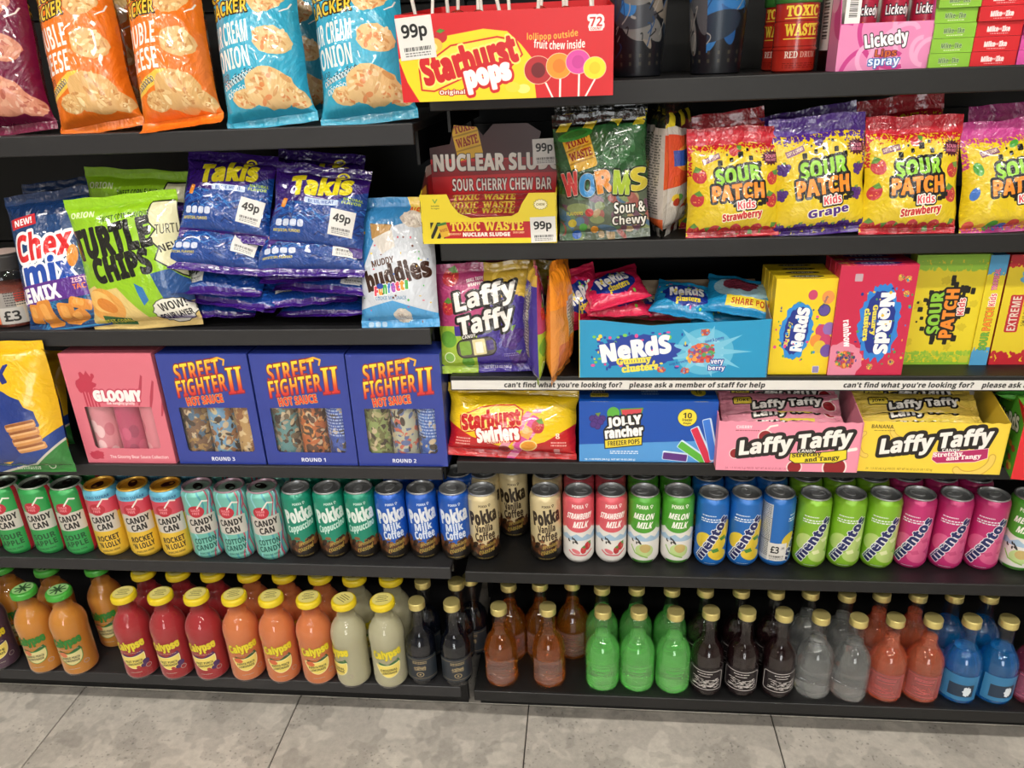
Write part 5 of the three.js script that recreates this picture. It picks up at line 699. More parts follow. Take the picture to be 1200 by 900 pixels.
  const pinkArt = tex(540, 200, (c, w, h) => { seedTo(99); fillR(c, 0, 0, w, h, '#e98fa6'); cherry(c, 178, 60, 26); cherry(c, 70, 130, 22); cherry(c, 300, 182, 28); cherry(c, 452, 180, 44); T(c, 'CHERRY', 96, 24, 60, 12, '#f6e0e6'); smallprint(c, 64, 36, 90, 8, 1, '#a8505f'); taffyOne(c, 296, 92, 430, 78); T(c, 'CANDY', 342, 116, 66, 12, '#f2eee8', { st: '#1c1716', lw: 6 }); poly(c, [[280, 126], [380, 122], [490, 108], [494, 146], [450, 162], [300, 166], [278, 152]], '#e4cf2c', '#1c1716', 3); T(c, 'Stretchy', 342, 132, 110, 22, '#1c1716', { f: 'serif', rot: -5, fat: 1 }); T(c, 'and Tangy', 402, 148, 130, 22, '#1c1716', { f: 'serif', rot: -6, fat: 1 }); T(c, '24 - 1.5 OZ (42.5 g) PIECES  NET WT 36 OZ (2.25 LB) 1.02 kg', 160, 190, 250, 10, '#8a3a4a', { b: 0 }); });
  const yelArt = tex(560, 200, (c, w, h) => { seedTo(100); fillR(c, 0, 0, w, h, '#e9c93e'); banana(c, 30, 92, 46, 80); banana(c, 168, 36, 50, 10); banana(c, 450, 150, 70, -20); T(c, 'BANANA', 80, 22, 84, 14, '#4a3a10'); smallprint(c, 50, 36, 80, 6, 1, '#8a7420'); taffyOne(c, 296, 84, 430, 80); T(c, 'CANDY', 356, 108, 66, 12, '#f2eee8', { st: '#1c1716', lw: 6 }); poly(c, [[292, 118], [390, 110], [496, 98], [500, 136], [455, 152], [312, 160], [290, 146]], '#b0265e', '#f0dce0', 2); T(c, 'Stretchy', 348, 126, 110, 22, '#f4ece6', { f: 'serif', rot: -5, fat: 1 }); T(c, 'and Tangy', 410, 136, 130, 22, '#f4ece6', { f: 'serif', rot: -6, fat: 1 }); T(c, '24 - 1.5 OZ (42.5 g) PIECES  NET WT 36 OZ (2.25 LB) 1.02 kg', 170, 188, 260, 10, '#6a5410', { b: 0 }); });
  const rows = [[0.024, -0.03, 20, 0], [0.03, -0.06, 20, 1], [0.05, -0.035, 74, -1], [0.056, -0.05, 78, 2], [0.064, -0.062, 70, 1], [0.076, -0.075, 55, -1], [0.082, -0.098, 40, 0], [0.036, -0.09, 20, 0]];
  tray('open pink cherry chew box full of wrapped bars', { bl: [839, 555], br: [1003, 557], tl: [844, 494], tr: [1013, 494], yaw: -1 }, 0, 0xe98fa6, pinkArt, bar('#d98a9c', 1), 'pink wrapped chew bar in the open cherry box', 'pink chew bars', rows);
  tray('open yellow banana chew box full of wrapped bars', { bl: [1004, 556], br: [1168, 556], tl: [1013, 491], tr: [1187, 498], yaw: -2 }, 0, 0xe9c93e, yelArt, bar('#dfc254', 0), 'yellow wrapped chew bar in the open banana box', 'yellow chew bars', rows);
  // green and red carton at the end of the shelf and the lime bag on it
  const rt = tex(240, 300, (c, w, h) => { seedTo(101); fillR(c, 0, 0, w, h, '#cf1d26'); fillR(c, 0, 0, w, 40, '#4aa83a'); specks(c, 20, 60, 200, 200, 20, 8, ['#e8c03a', '#4aa83a']); nerdsLogo(c, 130, 150, 150, '#1b2f86', -8, 1); });
  const sd = tex(240, 300, (c, w, h) => { seedTo(102); fillR(c, 0, 0, w, h, '#58ac34'); for (let i = 0; i < 26; i++) blob(c, 60 + rnd() * 150, 180 + rnd() * 100, 14, 12, 6, 0.15, ['#d8c03a', '#c84a3a', '#3a7a3a', '#e8a03a'][i % 4]); c.save(); c.translate(120, 110); c.rotate(-0.3); T(c, 'NeRdS', 0, 0, 170, 60, '#f0f0e8', { st: '#1c4a1c', lw: 14, fat: 4 }); c.restore(); poly(c, [[150, 0], [240, 0], [240, 60]], '#cf1d26'); });
  const e = frame({ bl: [1185, 580], br: [1268, 584], tl: [1199, 505], tr: [1290, 506], zb: 0.045, upright: 1, y }), cb = thing('candy_carton', 'green sided red candy carton overhanging the shelf end', 'candy carton'); put(cb, e); cb.rotation.y = R(-12); carton(cb, e.w, 0.108, 0.12, { front: paper(rt), side: paper(sd), top: card(0x6aa83a) });
  const lb = bagQ('candy_bag', 'lime green candy bag lying on the green carton', 'candy bag', null, { bl: [1170, 492], br: [1262, 492], tl: [1158, 456], tr: [1262, 455], zb: 0.0, zt: -0.075, y: YS.d + 0.116 }, 0.03, film(tex(240, 240, (c, w, h) => { fillR(c, 0, 0, w, h, '#8fb52c'); T(c, 'NeRdS', 120, 60, 180, 70, '#e8e4dc', { st: '#1c1c1c', lw: 18, fat: 4 }); fillR(c, 0, 180, w, 60, '#4aa83a'); })), null, { seed: 95, wr: 1.2 });
}
// ---------------------------------------------------------------- drink cans
const cy = 512, chh = 410, mid = 256;
function wave(c, y0, amp, n, f, bottom) { c.beginPath(); c.moveTo(0, bottom); for (let x = 0; x <= 512; x += 8) c.lineTo(x, y0 + Math.sin(x / 512 * Math.PI * 2 * n + 1) * amp); c.lineTo(512, bottom); c.closePath(); c.fillStyle = f; c.fill(); }
function candyPrint(kind) {
  return tex(512, 410, (c, w, h) => {
    seedTo(110 + kind);
    if (kind === 0) { fillR(c, 0, 0, w, h, '#2f9a4e'); for (const x of [330, 60]) { fillR(c, x, 0, 40, h, '#d8d4cc'); fillR(c, x, 0, 22, h, '#b8283a'); } }
    if (kind === 1) { fillR(c, 0, 0, w, h, '#e0b93a'); fillR(c, 0, 0, w, 70, '#62aecb'); fillR(c, 0, 62, w, 90, '#cf4a5c'); T(c, 'ZERO SUGAR', 256, 44, 120, 16, '#2a5a8a'); }
    if (kind === 2) { fillR(c, 0, 0, w, h, '#6fb9ac'); for (let k = 0; k < 10; k++) { const p = []; for (let i = 0; i <= 20; i++) p.push([k * 54 + Math.sin(i * 0.7 + k) * 12, i * 21]); line(c, p, ['#c8506a', '#8fd0d8', '#4a9aa8'][k % 3], 9); } for (let k = 0; k < 5; k++) { const p = []; for (let i = 0; i <= 20; i++) p.push([300 + k * 14 + Math.sin(i * 0.6 + k) * 10, i * 21]); line(c, p, ['#c8506a', '#9ad6dc', '#3f8fa6', '#c8506a', '#9ad6dc'][k], 7); } ell(c, 245, 320, 62, 46, '#76bdae'); }
    c.translate(256, 0); c.scale(0.8, 1); c.translate(-256, 0);
    rrect(c, 160, 140, 190, 108, 8, '#cbc6be'); 
    ell(c, 238, 116, 50, 34, '#b92838'); T(c, 'SUGAR', 236, 108, 56, 14, '#e89aa0'); T(c, 'FREE', 236, 126, 44, 14, '#e89aa0'); line(c, [[250, 96], [286, 58], [316, 66]], '#e8e4dc', 9);
    T(c, 'CANDY', 256, 176, 150, 36, '#23211f', { rot: -5, fat: 2 }); T(c, 'CAN', 256, 220, 92, 36, '#23211f', { rot: -5, fat: 2 });
    const two = [['SOUR', 'APPLE', '#14522a'], ['ROCKET', "'N LOLLY", '#3a2a10'], ['COTTON', 'CANDY', '#1e5a52']][kind]; T(c, two[0], 256, 290, 136, 32, two[2], { rot: -5, fat: 1.5 }); T(c, two[1], 256, 330, 136, 32, two[2], { rot: -5, fat: 1.5 }); T(c, 'SPARKLING DRINK', 256, 366, 110, 12, two[2], { rot: -4 });
  });
}
function pokkaPrint(bg, ink, l2, l3, ink2) {
  return tex(512, 410, (c, w, h) => {
    seedTo(120); fillR(c, 0, 0, w, h, bg); fillR(c, 0, 300, w, 110, '#1b1714'); for (let i = 0; i < 120; i++) ell(c, rnd() * w, 268 + rnd() * 60 + (rnd() < 0.3 ? 30 : 0), 12 + rnd() * 6, 8 + rnd() * 4, ['#4a2c1a', '#6b4326', '#38200f', '#835634'][i % 4], rnd() * 180);
    c.translate(256, 0); c.scale(0.8, 1); c.translate(-256, 0);
    T(c, 'POKKA', 256, 62, 56, 14, ink); line(c, [[292, 56], [298, 68], [306, 56], [298, 52], [292, 56]], ink, 3);
    T(c, 'Pokka', 256, 128, 190, 82, ink, { rot: -8, fat: 7 });
    if (l3) { T(c, l2, 256, 196, 116, 44, ink2, { rot: -5, fat: 2.5 }); T(c, l3, 262, 244, 138, 50, ink2, { rot: -5, fat: 2.5 }); } else T(c, l2, 258, 206, 190, 54, ink2, { rot: -12, fat: 2, sk: -0.2 });
    c.save(); c.globalAlpha = 1; T(c, 'premium', 280, 302, 110, 30, '#b9a04a', { rot: -10, sk: -0.3, f: 'serif' }); T(c, 'roasted', 270, 334, 110, 30, '#b9a04a', { rot: -10, sk: -0.3, f: 'serif' }); T(c, 'CARAMEL BEAN BLEND', 256, 384, 120, 10, '#a8904a'); c.restore();
  });
}
function milkPrint(bg, l1, fruit) {
  return tex(512, 410, (c, w, h) => {
    seedTo(121); fillR(c, 0, 0, w, h, '#dedbd6'); fillR(c, 0, 0, w, 120, bg); for (let k = -1; k < 4; k++) { c.beginPath(); c.ellipse(256 + (k - 1) * 150, 150, 92, 62, 0, 0, 6.3); c.fillStyle = bg; c.fill(); }
    c.translate(256, 0); c.scale(0.8, 1); c.translate(-256, 0);
    T(c, 'POKKA', 250, 58, 76, 22, '#f2eeea'); line(c, [[300, 50], [308, 66], [318, 50], [308, 46], [300, 50]], '#f2eeea', 4);
    T(c, l1, 262, 114, l1.length > 6 ? 170 : 130, 34, '#f4f0ec', { sk: -0.3, fat: 1.5 }); T(c, 'MILK', 270, 166, 96, 36, '#f4f0ec', { sk: -0.3, fat: 1.5 });
    for (let k = 0; k < 4; k++) poly(c, [[k * 140 - 40, 262], [k * 140 + 30, 226], [k * 140 + 60, 242], [k * 140 + 100, 222], [k * 140 + 170, 262]], '#9dbad2'); 
    for (let i = 0; i < 9; i++) ell(c, 186 + rnd() * 60, 246 + rnd() * 36, 9, 5, '#2a2724', rnd() * 90);
    if (fruit === 'berry') { berry(c, 318, 300, 24, 40); berry(c, 286, 322, 20, 10); line(c, [[190, 330], [220, 350], [300, 356], [350, 330]], '#cf6a72', 9); ell(c, 236, 330, 30, 12, '#d8737a', 20); } else { ell(c, 270, 320, 60, 40, '#b8cf8a'); ell(c, 276, 306, 36, 26, '#c0a868'); fillR(c, 180, 382, 160, 28, bg); line(c, [[180, 300], [210, 340], [290, 362]], '#8ab85a', 8); }
    smallprint(c, 226, 394, 70, 10, 1, '#9a948c');
  });
}
function mintPrint(bg, fruitCol, fruit2, l1, turned) {
  return tex(512, 410, (c, w, h) => {
    seedTo(122); fillR(c, 0, 0, w, h, bg); for (const [x, y, a, b, r] of [[330, 190, 40, 58, 20], [300, 270, 48, 36, -10], [216, 250, 40, 50, 30], [300, 330, 54, 34, 10]]) ell(c, x, y, a, b, fruitCol, r); for (const [x, y] of [[260, 300], [300, 230]]) poly(c, [[x, y], [x + 34, y - 12], [x + 44, y + 10], [x + 12, y + 18]], fruit2);
    smallprint(c, 206, 96, 70, 12, 1, '#e8eef2'); smallprint(c, 200, 116, 110, 26, 2, '#e8eef2');
    T(c, 'mentos', 262, 232, 284, 46, '#1d2560', { rot: -62, st: '#e6e6ea', lw: 12, fat: 5 }); c.save(); c.translate(214, 300); c.rotate(R(-62)); smallprint(c, -60, -8, 120, 16, 2, '#e8eef2'); c.restore(); smallprint(c, 230, 384, 60, 8, 1, '#e0e8ee');
    fillR(c, 20, 40, 96, 330, '#c3c6c8'); smallprint(c, 26, 48, 84, 300, 34, '#5a6066'); c.strokeStyle = '#777'; c.lineWidth = 3; c.strokeRect(20, 120, 96, 130);
  });
}
{
  const R1 = 0.0285, R2 = 0.0265, h1 = 0.1375, h2 = 0.1325, lidM = (a) => M(a, { metalness: 0.6, roughness: 0.3 });
  const blackTab = M(0x17130f, { metalness: 0.4, roughness: 0.35 }), darkRed = M(0x34110f, { metalness: 0.4, roughness: 0.35 });
  const P = {
    g: can('green apple sparkling candy can', null, candyPrint(0), R1, h1, { lid: lidM(0x1f2a20), rim: M(0xb8c4b8, { metalness: 0.7, roughness: 0.3 }), tab: blackTab }),
    y: can('yellow', null, candyPrint(1), R1, h1, { lid: lidM(0xd9982a), rim: lidM(0xe0b04a), tab: darkRed }),
    m: can('mint', null, candyPrint(2), R1, h1, { lid: lidM(0x9fc2b0), rim: lidM(0xb89aa8), tab: blackTab }),
    t: can('teal', null, pokkaPrint('#12866c', '#dfe9e4', 'Cappuccino', null, '#c8e4da'), R2, h2), b: can('blue', null, pokkaPrint('#1554b4', '#e2e6ee', 'Milk', 'Coffee', '#d8e2f2'), R2, h2), v: can('cream', null, pokkaPrint('#cdbd92', '#2a1e14', 'Vanilla', 'Coffee', '#3a2a1c'), R2, h2),
    s: can('coral', null, milkPrint('#cf5560', 'STRAWBERRY', 'berry'), R2, h2, { metal: 0.1 }), k: can('green', null, milkPrint('#4a9a2c', 'MELON', 'melon'), R2, h2, { metal: 0.1 }),
    l: can('lemon', null, mintPrint('#1a66b6', '#e3c63a', '#4a8a3a', 'Lemon'), R2, h2), a: can('apple', null, mintPrint('#7fb428', '#b8d27a', '#dfe6b0', 'Green Apple'), R2, h2), p: can('pink', null, mintPrint('#bf2c70', '#d8608e', '#c84a7c', 'Cherry'), R2, h2),
  };
  const words = { g: 'green apple candy drink can', y: 'yellow and sky blue lolly drink can', m: 'mint green cotton candy drink can', t: 'teal cappuccino coffee can', b: 'royal blue milk coffee can', v: 'cream vanilla coffee can', s: 'coral strawberry milk can', k: 'green melon milk can', l: 'blue lemon soda can', a: 'lime green apple soda can', p: 'magenta fruit soda can' };
  const short = { g: 'green', y: 'yellow', m: 'mint green', t: 'teal', b: 'royal blue', v: 'cream', s: 'coral', k: 'melon milk', l: 'blue soda', a: 'lime', p: 'magenta' };
  const face = { g: 0.4, y: 0.45, m: 0.45, t: 0.62, b: 0.7, v: 0.8, s: 0.8, k: 0.8, l: 0.7, a: 0.8, p: 0.85 };
  const beside = (row, i) => { const k = row[i][0], a = row[i - 1]?.[0], b = row[i + 1]?.[0]; if (a !== k && a) return ' next to the ' + short[a] + ' ones'; if (b !== k && b) return ' next to the ' + short[b] + ' ones'; return a && b ? ' between its two twins' : ' at the end of its row'; };
  const used = {};
  const putCan = (k, x, yy, z, turn, row, label, tabTurn) => {
    const g = used[k] ? copy(P[k]) : P[k]; used[k] = 1; g.userData.label = label; g.userData.group = words[k] + (row ? 's behind the front row' : 's in the front row');
    g.position.set(x, yy + 0.0003, z); g.rotation.y = Math.atan2(-x, CAM.z - z) * face[k] + R(turn); g.getObjectByName('pull_tab').rotation.y = R(tabTurn); return g;
  };
  seedTo(77);
  const L = [['g', 17, 650], ['g', 55, 650], ['g', 91, 651], ['y', 129, 652], ['y', 167, 653], ['y', 205, 654], ['m', 241, 655], ['m', 278, 656], ['m', 316, 657], ['t', 354, 655], ['t', 390, 655], ['t', 426, 655], ['b', 461, 656], ['b', 497, 656], ['b', 534, 657]];
  L.forEach(([k, u, v], i) => { const r = 'gym'.includes(k) ? R1 : R2, p = atY(u, v, YS.D), w = beside(L, i); putCan(k, p.x, YS.D, p.z - r + 0.004, (rnd() - 0.5) * 10, 0, words[k] + w + ', front row', rnd() * 360); putCan(k, p.x + (rnd() - 0.5) * 0.002, YS.D, p.z - r * 3 - 0.0005, (rnd() - 0.5) * 60, 1, words[k] + ' behind the one' + w, rnd() * 360); });
  { const p = atY(-22, 649, YS.D); putCan('g', p.x, YS.D, p.z - R1, 0, 0, 'green apple candy drink can cut by the picture edge', 20).userData.label = 'green apple candy drink can farthest from the yellow ones'; }
  const Rr = [['v', 567, 658], ['v', 640, 659], ['s', 678, 660], ['s', 716, 660], ['k', 754, 661], ['k', 793, 661], ['l', 833, 664], ['l', 871, 664], ['l', 909, 664], ['a', 950, 666], ['a', 990, 666], ['a', 1030, 667], ['p', 1069, 667], ['p', 1111, 668], ['p', 1153, 669], ['k', 1196, 670]];
  Rr.forEach(([k, u, v], i) => {
    const p = atY(u, v, YS.e), price = i === 8, w = i === 0 ? ' next to the royal blue ones' : beside(Rr, i);
    const g = putCan(k, p.x, YS.e, p.z - R2 + 0.004, price ? 78 : (rnd() - 0.5) * 8, 0, price ? 'blue lemon soda can turned to its white panel and price sticker' : words[k] + w + ', front row', rnd() * 360);
    if (price) { const s = obj('price_sticker', gridGeo(10, 4, (a, b) => { const t = R(-78 - 26 + a * 66), rr = R2 + 0.0004; return [Math.sin(t) * rr, 0.014 + b * 0.034, Math.cos(t) * rr, a, b]; }), M(0xffffff, { roughness: 0.45, map: tex(150, 170, (c) => { fillR(c, 0, 0, 150, 170, '#cfcdc8'); T(c, '£3', 56, 64, 62, 62, '#0c0c0c', { b: 0, fat: 5 }); T(c, '.99', 116, 48, 30, 24, '#555'); seedTo(6); barcode(c, 16, 120, 116, 18); smallprint(c, 18, 144, 112, 18, 2, '#777'); }) }), g.children[0]); s.userData.label = 'white price sticker'; }
    if (i !== 15) putCan(k, p.x + (rnd() - 0.5) * 0.002 - (i === 0 ? 0.004 : 0), YS.e, p.z - R2 - 0.0535, (rnd() - 0.5) * 40, 1, words[k] + ' behind the one' + w, rnd() * 360);
  });
  { const p = atY(602, 632, YS.e); putCan('v', p.x, YS.e, p.z - R2, -4, 1, 'cream vanilla coffee can set back in the gap of the row', 15); }
}
// ---------------------------------------------------------------- lemonade bottles
function clearLabel(w, h, draw) { return M(0xffffff, { map: tex(w, h, draw), transparent: true, roughness: 0.35 }); }
const shell = (r, y0, y1, arc) => gridGeo(24, 6, (a, b) => { const t = (a - 0.5) * arc; return [Math.sin(t) * r, y0 + (y1 - y0) * b, Math.cos(t) * r, a, b]; });
const BR = 0.0329;
const bottleProfile = [[0.0001, 0.003], [0.022, 0.002], [0.0275, 0], [0.0318, 0.0025], [0.0338, 0.009], [0.034, 0.02], [0.0335, 0.03], [0.0335, 0.09], [0.0342, 0.096], [0.0348, 0.104], [0.0343, 0.113], [0.032, 0.1225], [0.0275, 0.131], [0.0222, 0.137], [0.0185, 0.1415], [0.0168, 0.147], [0.0165, 0.169]].map(([r, y]) => [y < 0.136 ? r * 0.945 : r, y]);
const liquidProfile = (top, k = 0.0012) => { const p = bottleProfile.filter(([r, y]) => y < top).map(([r, y]) => [Math.max(0.0001, r - k), y + (y < 0.004 ? 0.002 : 0)]); const last = p[p.length - 1]; p.push([last[0] * 0.96, top], [0.0001, top]); return p; };
const lemonade = {
  gold: ['#e09620', 0x3f9a34, '#2f7a2c', '#1f5a2a', 'MANGO PEACH', '#c8704a'], red: ['#bd0e1e', 0xd9bf1e, '#d8c42a', '#5a2a5a', 'FRUIT PUNCH', '#6a3a7a'], peach: ['#ea8844', 0xd9bf1e, '#dcc82a', '#3a5a34', 'PAPAYA PEACH', '#c8603a'], lemon: ['#cdc9a6', 0xd9bf1e, '#dcc82a', '#3a6a3a', 'ORIGINAL', '#dfd05a'], plum: ['#5a3450', 0x6a3a7a, '#d8c42a', '#3a2a4a', 'GRAPE', '#6a4a8a'],
};
const lemonWords = { gold: 'amber tropical lemonade bottle with green cap', red: 'red fruit punch lemonade bottle with yellow cap', peach: 'orange papaya lemonade bottle with yellow cap', lemon: 'cloudy pale lemonade bottle with yellow cap', plum: 'purple lemonade bottle beside the amber ones' };
const glassGeo = lathe(bottleProfile, 48), liquidGeo = lathe(liquidProfile(0.146), 40), labelGeo = shell(0.0321, 0.014, 0.096, Math.PI * 0.78);
const capGeo = lathe([[0.0202, 0.1675], [0.0222, 0.168], [0.0225, 0.17], [0.0225, 0.1755], [0.0215, 0.179], [0.0188, 0.1805], [0.0001, 0.181]], 48);
const lemonProto = {};
function lemonBottle(k) {
  if (lemonProto[k]) return copy(lemonProto[k]);
  const [liq, capc, ink, leaf, flav, fruit] = lemonade[k], g = thing('lemonade_bottle', lemonWords[k], 'bottle');
  obj('glass', glassGeo, glass, g); obj('lemonade', liquidGeo, M(liq, { roughness: 0.8, transmission: 0.45, thickness: 0 }), g);
  const cap = obj('cap', capGeo, M(capc, { roughness: 0.35 }), g);
  obj('cap_print', new THREE.CircleGeometry(0.0178, 32).rotateX(-Math.PI / 2).translate(0, 0.1812, 0), M(0xffffff, { roughness: 0.35, map: tex(128, 128, (c) => { seedTo(k.length); fillR(c, 0, 0, 128, 128, k === 'gold' ? '#8fbf7a' : '#d9cd7a'); if (k === 'gold') { for (let i = 0; i < 8; i++) line(c, [[64, 64], [64 + Math.cos(i * 0.785) * 46, 64 + Math.sin(i * 0.785) * 46]], '#2a4a2a', 12); } else for (let i = 0; i < 4; i++) smallprint(c, 36 - (i % 2) * 10, 32 + i * 17, 56 + (i % 2) * 20, 12, 1, '#3a340e'); }) }), cap);
  obj('label', labelGeo, clearLabel(420, 430, (c, w, h) => {
    seedTo(130); c.clearRect(0, 0, w, h);
    const pale = k === 'gold' ? '#d0c48a' : '#e0cc66';
    poly(c, [[110, 170], [200, 200], [310, 140], [330, 180], [300, 240], [130, 240]], leaf); if (k === 'peach' || k === 'gold') ell(c, 150, 226, 56, 34, fruit, 14);
    c.beginPath(); c.moveTo(84, 190); c.quadraticCurveTo(190, 232, 320, 180); c.quadraticCurveTo(340, 330, 210, 350); c.quadraticCurveTo(110, 340, 84, 190); c.fillStyle = pale; c.fill(); c.strokeStyle = k === 'gold' ? '#4a8a3a' : '#ece2a8'; c.lineWidth = 7; c.stroke();
    if (k === 'peach' || k === 'gold') ell(c, 140, 222, 44, 26, fruit, 18);
    T(c, flav, 205, 262, 170, 28, '#2c2a14', { fat: 1, rot: -3 }); T(c, 'LEMONADE', 208, 296, 150, 26, '#2c2a14', { fat: 1, rot: -3 }); if (k === 'red') { ell(c, 320, 290, 34, 30, '#4a2a5a'); ell(c, 290, 330, 26, 22, '#4a2a5a'); ell(c, 240, 338, 20, 18, '#a83a34'); } ell(c, 336, 346, 26, 22, null, 0, '#c9b8b0', 4);
    T(c, 'Calypso', 204, 84, 284, 116, ink, { rot: -8, fat: 9, st: k === 'gold' ? '#1f4a1c' : leaf, lw: 12 }); ell(c, 322, 46, 26, 20, ink, -20); smallprint(c, 130, 158, 170, 9, 1, '#d8b0a0'); smallprint(c, 150, 396, 110, 9, 1, '#d8d0c0');
  }), g);
  lemonProto[k] = g; return g;
}
{
  seedTo(88);
  const rowL = [['plum', -8, 788, 0], ['gold', 46, 791, 6], ['gold', 86, 793, 2], ['red', 160, 797, 10], ['red', 202, 798, 6], ['red', 243, 799, 10], ['peach', 286, 800, 4], ['peach', 328, 802, 0], ['peach', 371, 804, 0], ['lemon', 411, 807, -52], ['lemon', 455, 808, 4]];
  const shortL = { gold: 'amber', red: 'red', peach: 'orange', lemon: 'cloudy', plum: 'purple' };
  const by = (row, i, names) => { const k = row[i][0], a = row[i - 1]?.[0], b = row[i + 1]?.[0]; if (a !== k && a) return ' next to the ' + names[a] + ' ones'; if (b !== k && b) return ' next to the ' + names[b] + ' ones'; return a && b ? ' between its twins' : ' at the end of its row'; };
  globalThis.nextTo = by;
  rowL.forEach(([k, u, v, t], i) => {
    const p = atY(u, v, YS.E), a = lemonBottle(k), turned = t < -20; a.position.set(p.x, YS.E + 0.0003, p.z - 0.03); a.rotation.y = Math.atan2(-p.x, 1.1) * (k === 'gold' || k === 'red' ? 0.3 : 0.75) + R(turned ? t : (rnd() - 0.5) * 8);
    const w = by(rowL, i, shortL); a.userData.label = turned ? 'cloudy pale lemonade bottle turned to its plain side' : k === 'lemon' ? 'cloudy pale lemonade bottle beside the slim black bottles' : k === 'plum' ? lemonWords[k] : lemonWords[k] + w; a.userData.group = lemonWords[k] + 's in front';
    if (i !== 2) { const kb = k === 'plum' ? 'gold' : k, b = lemonBottle(kb); b.position.set(p.x + (rnd() - 0.5) * 0.002, YS.E + 0.0003, p.z - 0.03 - BR * 2 - 0.002); b.rotation.y = R((rnd() - 0.5) * 60); b.userData.label = k === 'plum' ? 'amber tropical lemonade bottle with green cap behind the purple one' : lemonWords[k] + ' behind the one' + (k === 'lemon' ? (turned ? ' showing its plain side' : ' beside the black bottles') : w); b.userData.group = lemonWords[k] + 's behind'; }
  });
  { const p = atY(128, 762, YS.E), b = lemonBottle('gold'); b.position.set(p.x, YS.E + 0.0003, p.z - BR); b.rotation.y = R(8); b.userData.label = 'amber tropical lemonade bottle with green cap set back beside the red ones'; delete b.userData.group; }
}
// ---------------------------------------------------------------- small soda bottles with gold caps
const sodaProfile = (r, slim) => slim
  ? [[0.0001, 0.003], [r * 0.7, 0.002], [r * 0.88, 0], [r * 0.98, 0.003], [r, 0.009], [r, 0.074], [r * 0.985, 0.082], [r * 0.9, 0.091], [r * 0.7, 0.1], [r * 0.53, 0.107], [0.0134, 0.113], [0.012, 0.126], [0.0115, 0.145], [0.0118, 0.161]]
  : [[0.0001, 0.003], [r * 0.7, 0.002], [r * 0.9, 0], [r * 0.98, 0.003], [r, 0.008], [r, 0.07], [r * 0.985, 0.079], [r * 0.91, 0.089], [r * 0.76, 0.098], [r * 0.6, 0.105], [0.0162, 0.109], [0.0155, 0.112], [0.0134, 0.117], [0.0128, 0.13], [0.0128, 0.154]];
const sodaKinds = {
  brown: { r: 0.0312, liq: '#ee9638', through: 0.94, fill: 0.122, label: 'amber brown soda bottle with gold cap', panel: ['rgba(150,128,126,0.28)', '#5a3a34'] },
  green: { r: 0.0316, liq: '#9af590', through: 0.82, fill: 0.116, label: 'bright green soda bottle with gold cap', panel: ['rgba(150,205,140,0.16)', '#4fae4a'] },
  dark: { r: 0.0288, slim: 1, liq: '#1a0c0e', through: 0.05, fill: 0.101, label: 'slim black bottle with white print', panel: ['rgba(40,34,36,0.75)', '#cfcac6'], cut: 0.01 },
  ink: { r: 0.0285, slim: 1, liq: '#0a0d16', through: 0.05, fill: 0.101, label: 'slim black bottle with gold print', panel: ['rgba(38,44,54,0.9)', '#a8946a'] },
  clear: { r: 0.0318, liq: '#f4f8f8', through: 0.95, fill: 0.116, label: 'clear colourless soda bottle with gold cap', panel: ['rgba(200,204,204,0.08)', '#4a4e50'] },
  peach: { r: 0.0318, liq: '#f58c66', through: 0.8, fill: 0.128, label: 'coral orange soda bottle with gold cap', panel: ['rgba(170,92,92,0.55)', '#a85a5e'] },
  blue: { r: 0.0318, liq: '#2a9cec', through: 0.82, fill: 0.108, label: 'vivid blue soda bottle with gold cap', panel: ['rgba(60,130,176,0.75)', '#cfd8de'] },
  pink: { r: 0.0312, liq: '#b8506f', through: 0.86, fill: 0.108, label: 'dusky pink soda bottle beside the blue ones', panel: ['rgba(170,92,120,0.55)', '#c88aa0'] },
};
const sodaProto = {};
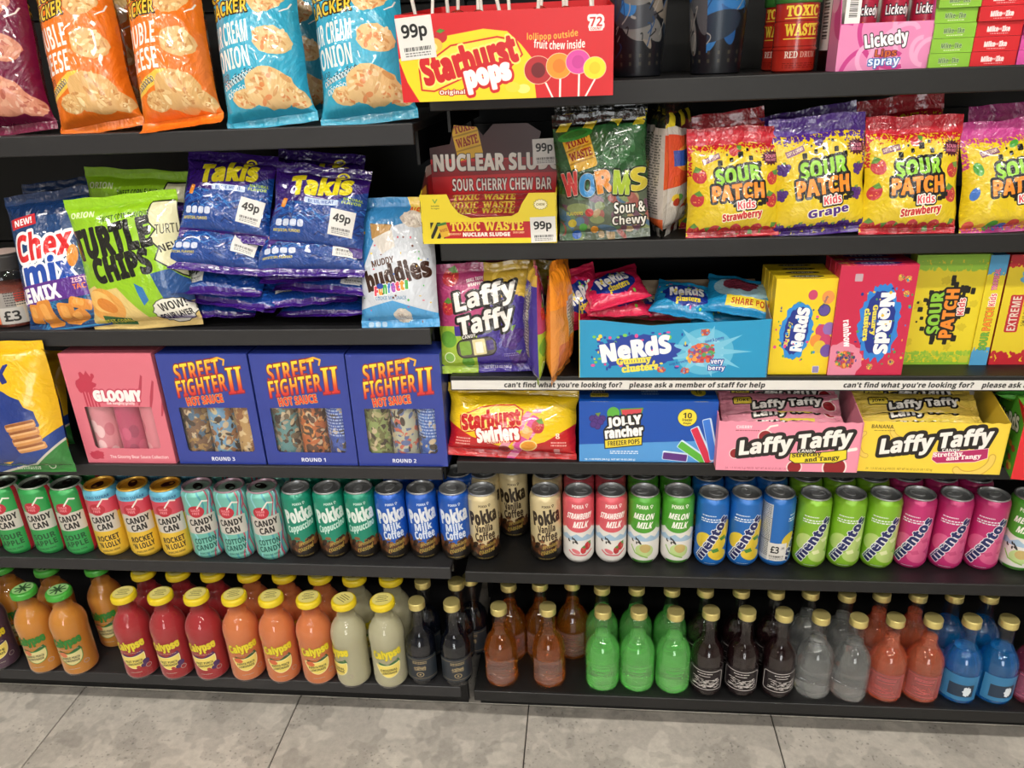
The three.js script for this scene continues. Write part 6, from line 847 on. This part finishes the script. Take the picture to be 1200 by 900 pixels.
function sodaBottle(k) {
  if (sodaProto[k]) return copy(sodaProto[k]);
  const s = sodaKinds[k], g = thing('soda_bottle', s.label, 'bottle'), prof = sodaProfile(s.r, s.slim), topY = prof[prof.length - 1][1];
  obj('glass', lathe(prof, 48), glass, g);
  const lq = prof.filter(([r, y]) => y < s.fill).map(([r, y]) => [Math.max(0.0001, r - 0.0014), y + (y < 0.004 ? 0.003 : 0)]), last = lq[lq.length - 1]; lq.push([last[0] * 0.98, s.fill], [0.0001, s.fill]);
  obj('soda', lathe(lq, 40), M(s.liq, { transmission: s.through ?? 0.6, thickness: 0.05, ior: 1.33, roughness: 0.0 }), g);
  obj('cap', lathe([[0.0136, topY - 0.002], [0.015, topY - 0.0015], [0.015, topY + 0.003], [0.0144, topY + 0.0036], [0.0148, topY + 0.0045], [0.0148, topY + 0.0105], [0.0138, topY + 0.0122], [0.0001, topY + 0.0128]], 48), capGold, g);
  obj('label', shell(s.r + 0.0004, 0.014, 0.066, Math.PI * (s.slim ? 0.8 : 0.6)), clearLabel(300, 260, (c, w, h) => {
    seedTo(140 + k.length); c.clearRect(0, 0, w, h); const [bg, ink] = s.panel; fillR(c, 0, 0, w, h, bg);
    if (k === 'dark') { rrect(c, 14, 30, 272, 200, 24, null, ink, 5); smallprint(c, 96, 52, 110, 16, 1, ink); line(c, [[110, 84], [190, 84]], ink, 5); for (let i = 0; i < 70; i++) { const x = 50 + rnd() * 200, y = 112 + rnd() * 96; line(c, [[x, y], [x + 22, y - 8 + rnd() * 16]], ink, 4); } }
    else if (k === 'ink') { line(c, [[10, 26], [290, 26]], ink, 3); line(c, [[10, 236], [290, 236]], ink, 3); smallprint(c, 96, 44, 110, 34, 2, ink); for (let i = 0; i < 26; i++) line(c, [[100 + rnd() * 100, 90 + rnd() * 60], [100 + rnd() * 100, 90 + rnd() * 60]], ink, 3); ell(c, 150, 190, 26, 24, null, 0, ink, 6); ell(c, 150, 190, 8, 8, ink); }
    else if (k === 'blue') { fillR(c, 60, 90, 200, 130, 'rgba(28,42,60,0.9)'); blob(c, 206, 160, 34, 50, 6, 0.2, ink); smallprint(c, 80, 40, 150, 24, 2, '#2a6a9a'); }
    else { line(c, [[10, 24], [290, 24]], ink, 2); line(c, [[10, 236], [290, 236]], ink, 2); smallprint(c, 70, 50, 160, 28, 2, ink); line(c, [[90, 96], [210, 96]], ink, 4); for (let i = 0; i < 12; i++) line(c, [[60 + rnd() * 180, 120 + rnd() * 90], [60 + rnd() * 180, 120 + rnd() * 90]], bg, 5); }
  }), g);
  sodaProto[k] = g; return g;
}
{
  seedTo(99);
  const rowS = [['ink', 494, 803, YS.E], ['ink', 534, 805, YS.E], ['brown', 587, 807, YS.f], ['brown', 643, 808, YS.f], ['green', 706, 812, YS.f], ['green', 747, 813, YS.f], ['green', 789, 815, YS.f], ['dark', 829, 817, YS.f], ['dark', 870, 818, YS.f], ['dark', 912, 820, YS.f], ['clear', 955, 821, YS.f], ['clear', 998, 825, YS.f], ['peach', 1040, 825, YS.f], ['peach', 1083, 826, YS.f], ['blue', 1127, 827, YS.f], ['blue', 1169, 828, YS.f], ['pink', 1212, 829, YS.f]];
  const place = (k, x, yy, z, label, grp) => { const g = sodaBottle(k); g.position.set(x, yy + 0.0003, z); g.rotation.y = R((rnd() - 0.5) * 24) + Math.atan2(-x, 1.1) * 0.5; g.userData.label = label; if (grp) g.userData.group = grp; else delete g.userData.group; };
  const shortS = { ink: 'gold printed', brown: 'brown', green: 'green', dark: 'black', clear: 'clear', peach: 'coral', blue: 'blue', pink: 'pink' };
  rowS.forEach(([k, u, v, yy], i) => {
    const w = nextTo(rowS, i, shortS);
    const s = sodaKinds[k], p = atY(u, v, yy); place(k, p.x, yy, p.z - s.r * 0.9, k === 'pink' ? s.label : s.label + w, k === 'pink' ? null : s.label + ' front row');
    if (!['brown', 'pink'].includes(k)) place(k, p.x + (rnd() - 0.5) * 0.003, yy, p.z - s.r * 2.9 - 0.002, s.label + ' behind the one' + w, s.label + ' second row');
  });
  for (const [u, v, n] of [[598, 778, ' directly behind the front brown bottle'], [634, 777, ' seen between the two front brown ones'], [671, 776, ' standing alone beside the green ones']]) { const p = atY(u, v, YS.f); place('brown', p.x, YS.f, p.z - 0.0312, sodaKinds.brown.label + n, sodaKinds.brown.label + ' second row'); }
  { const p = atY(562, 772, YS.f); place('ink', p.x - 0.012, YS.f, p.z - 0.0285, 'slim black bottle alone behind the brown ones'); }
}
renderer.render(scene, camera);
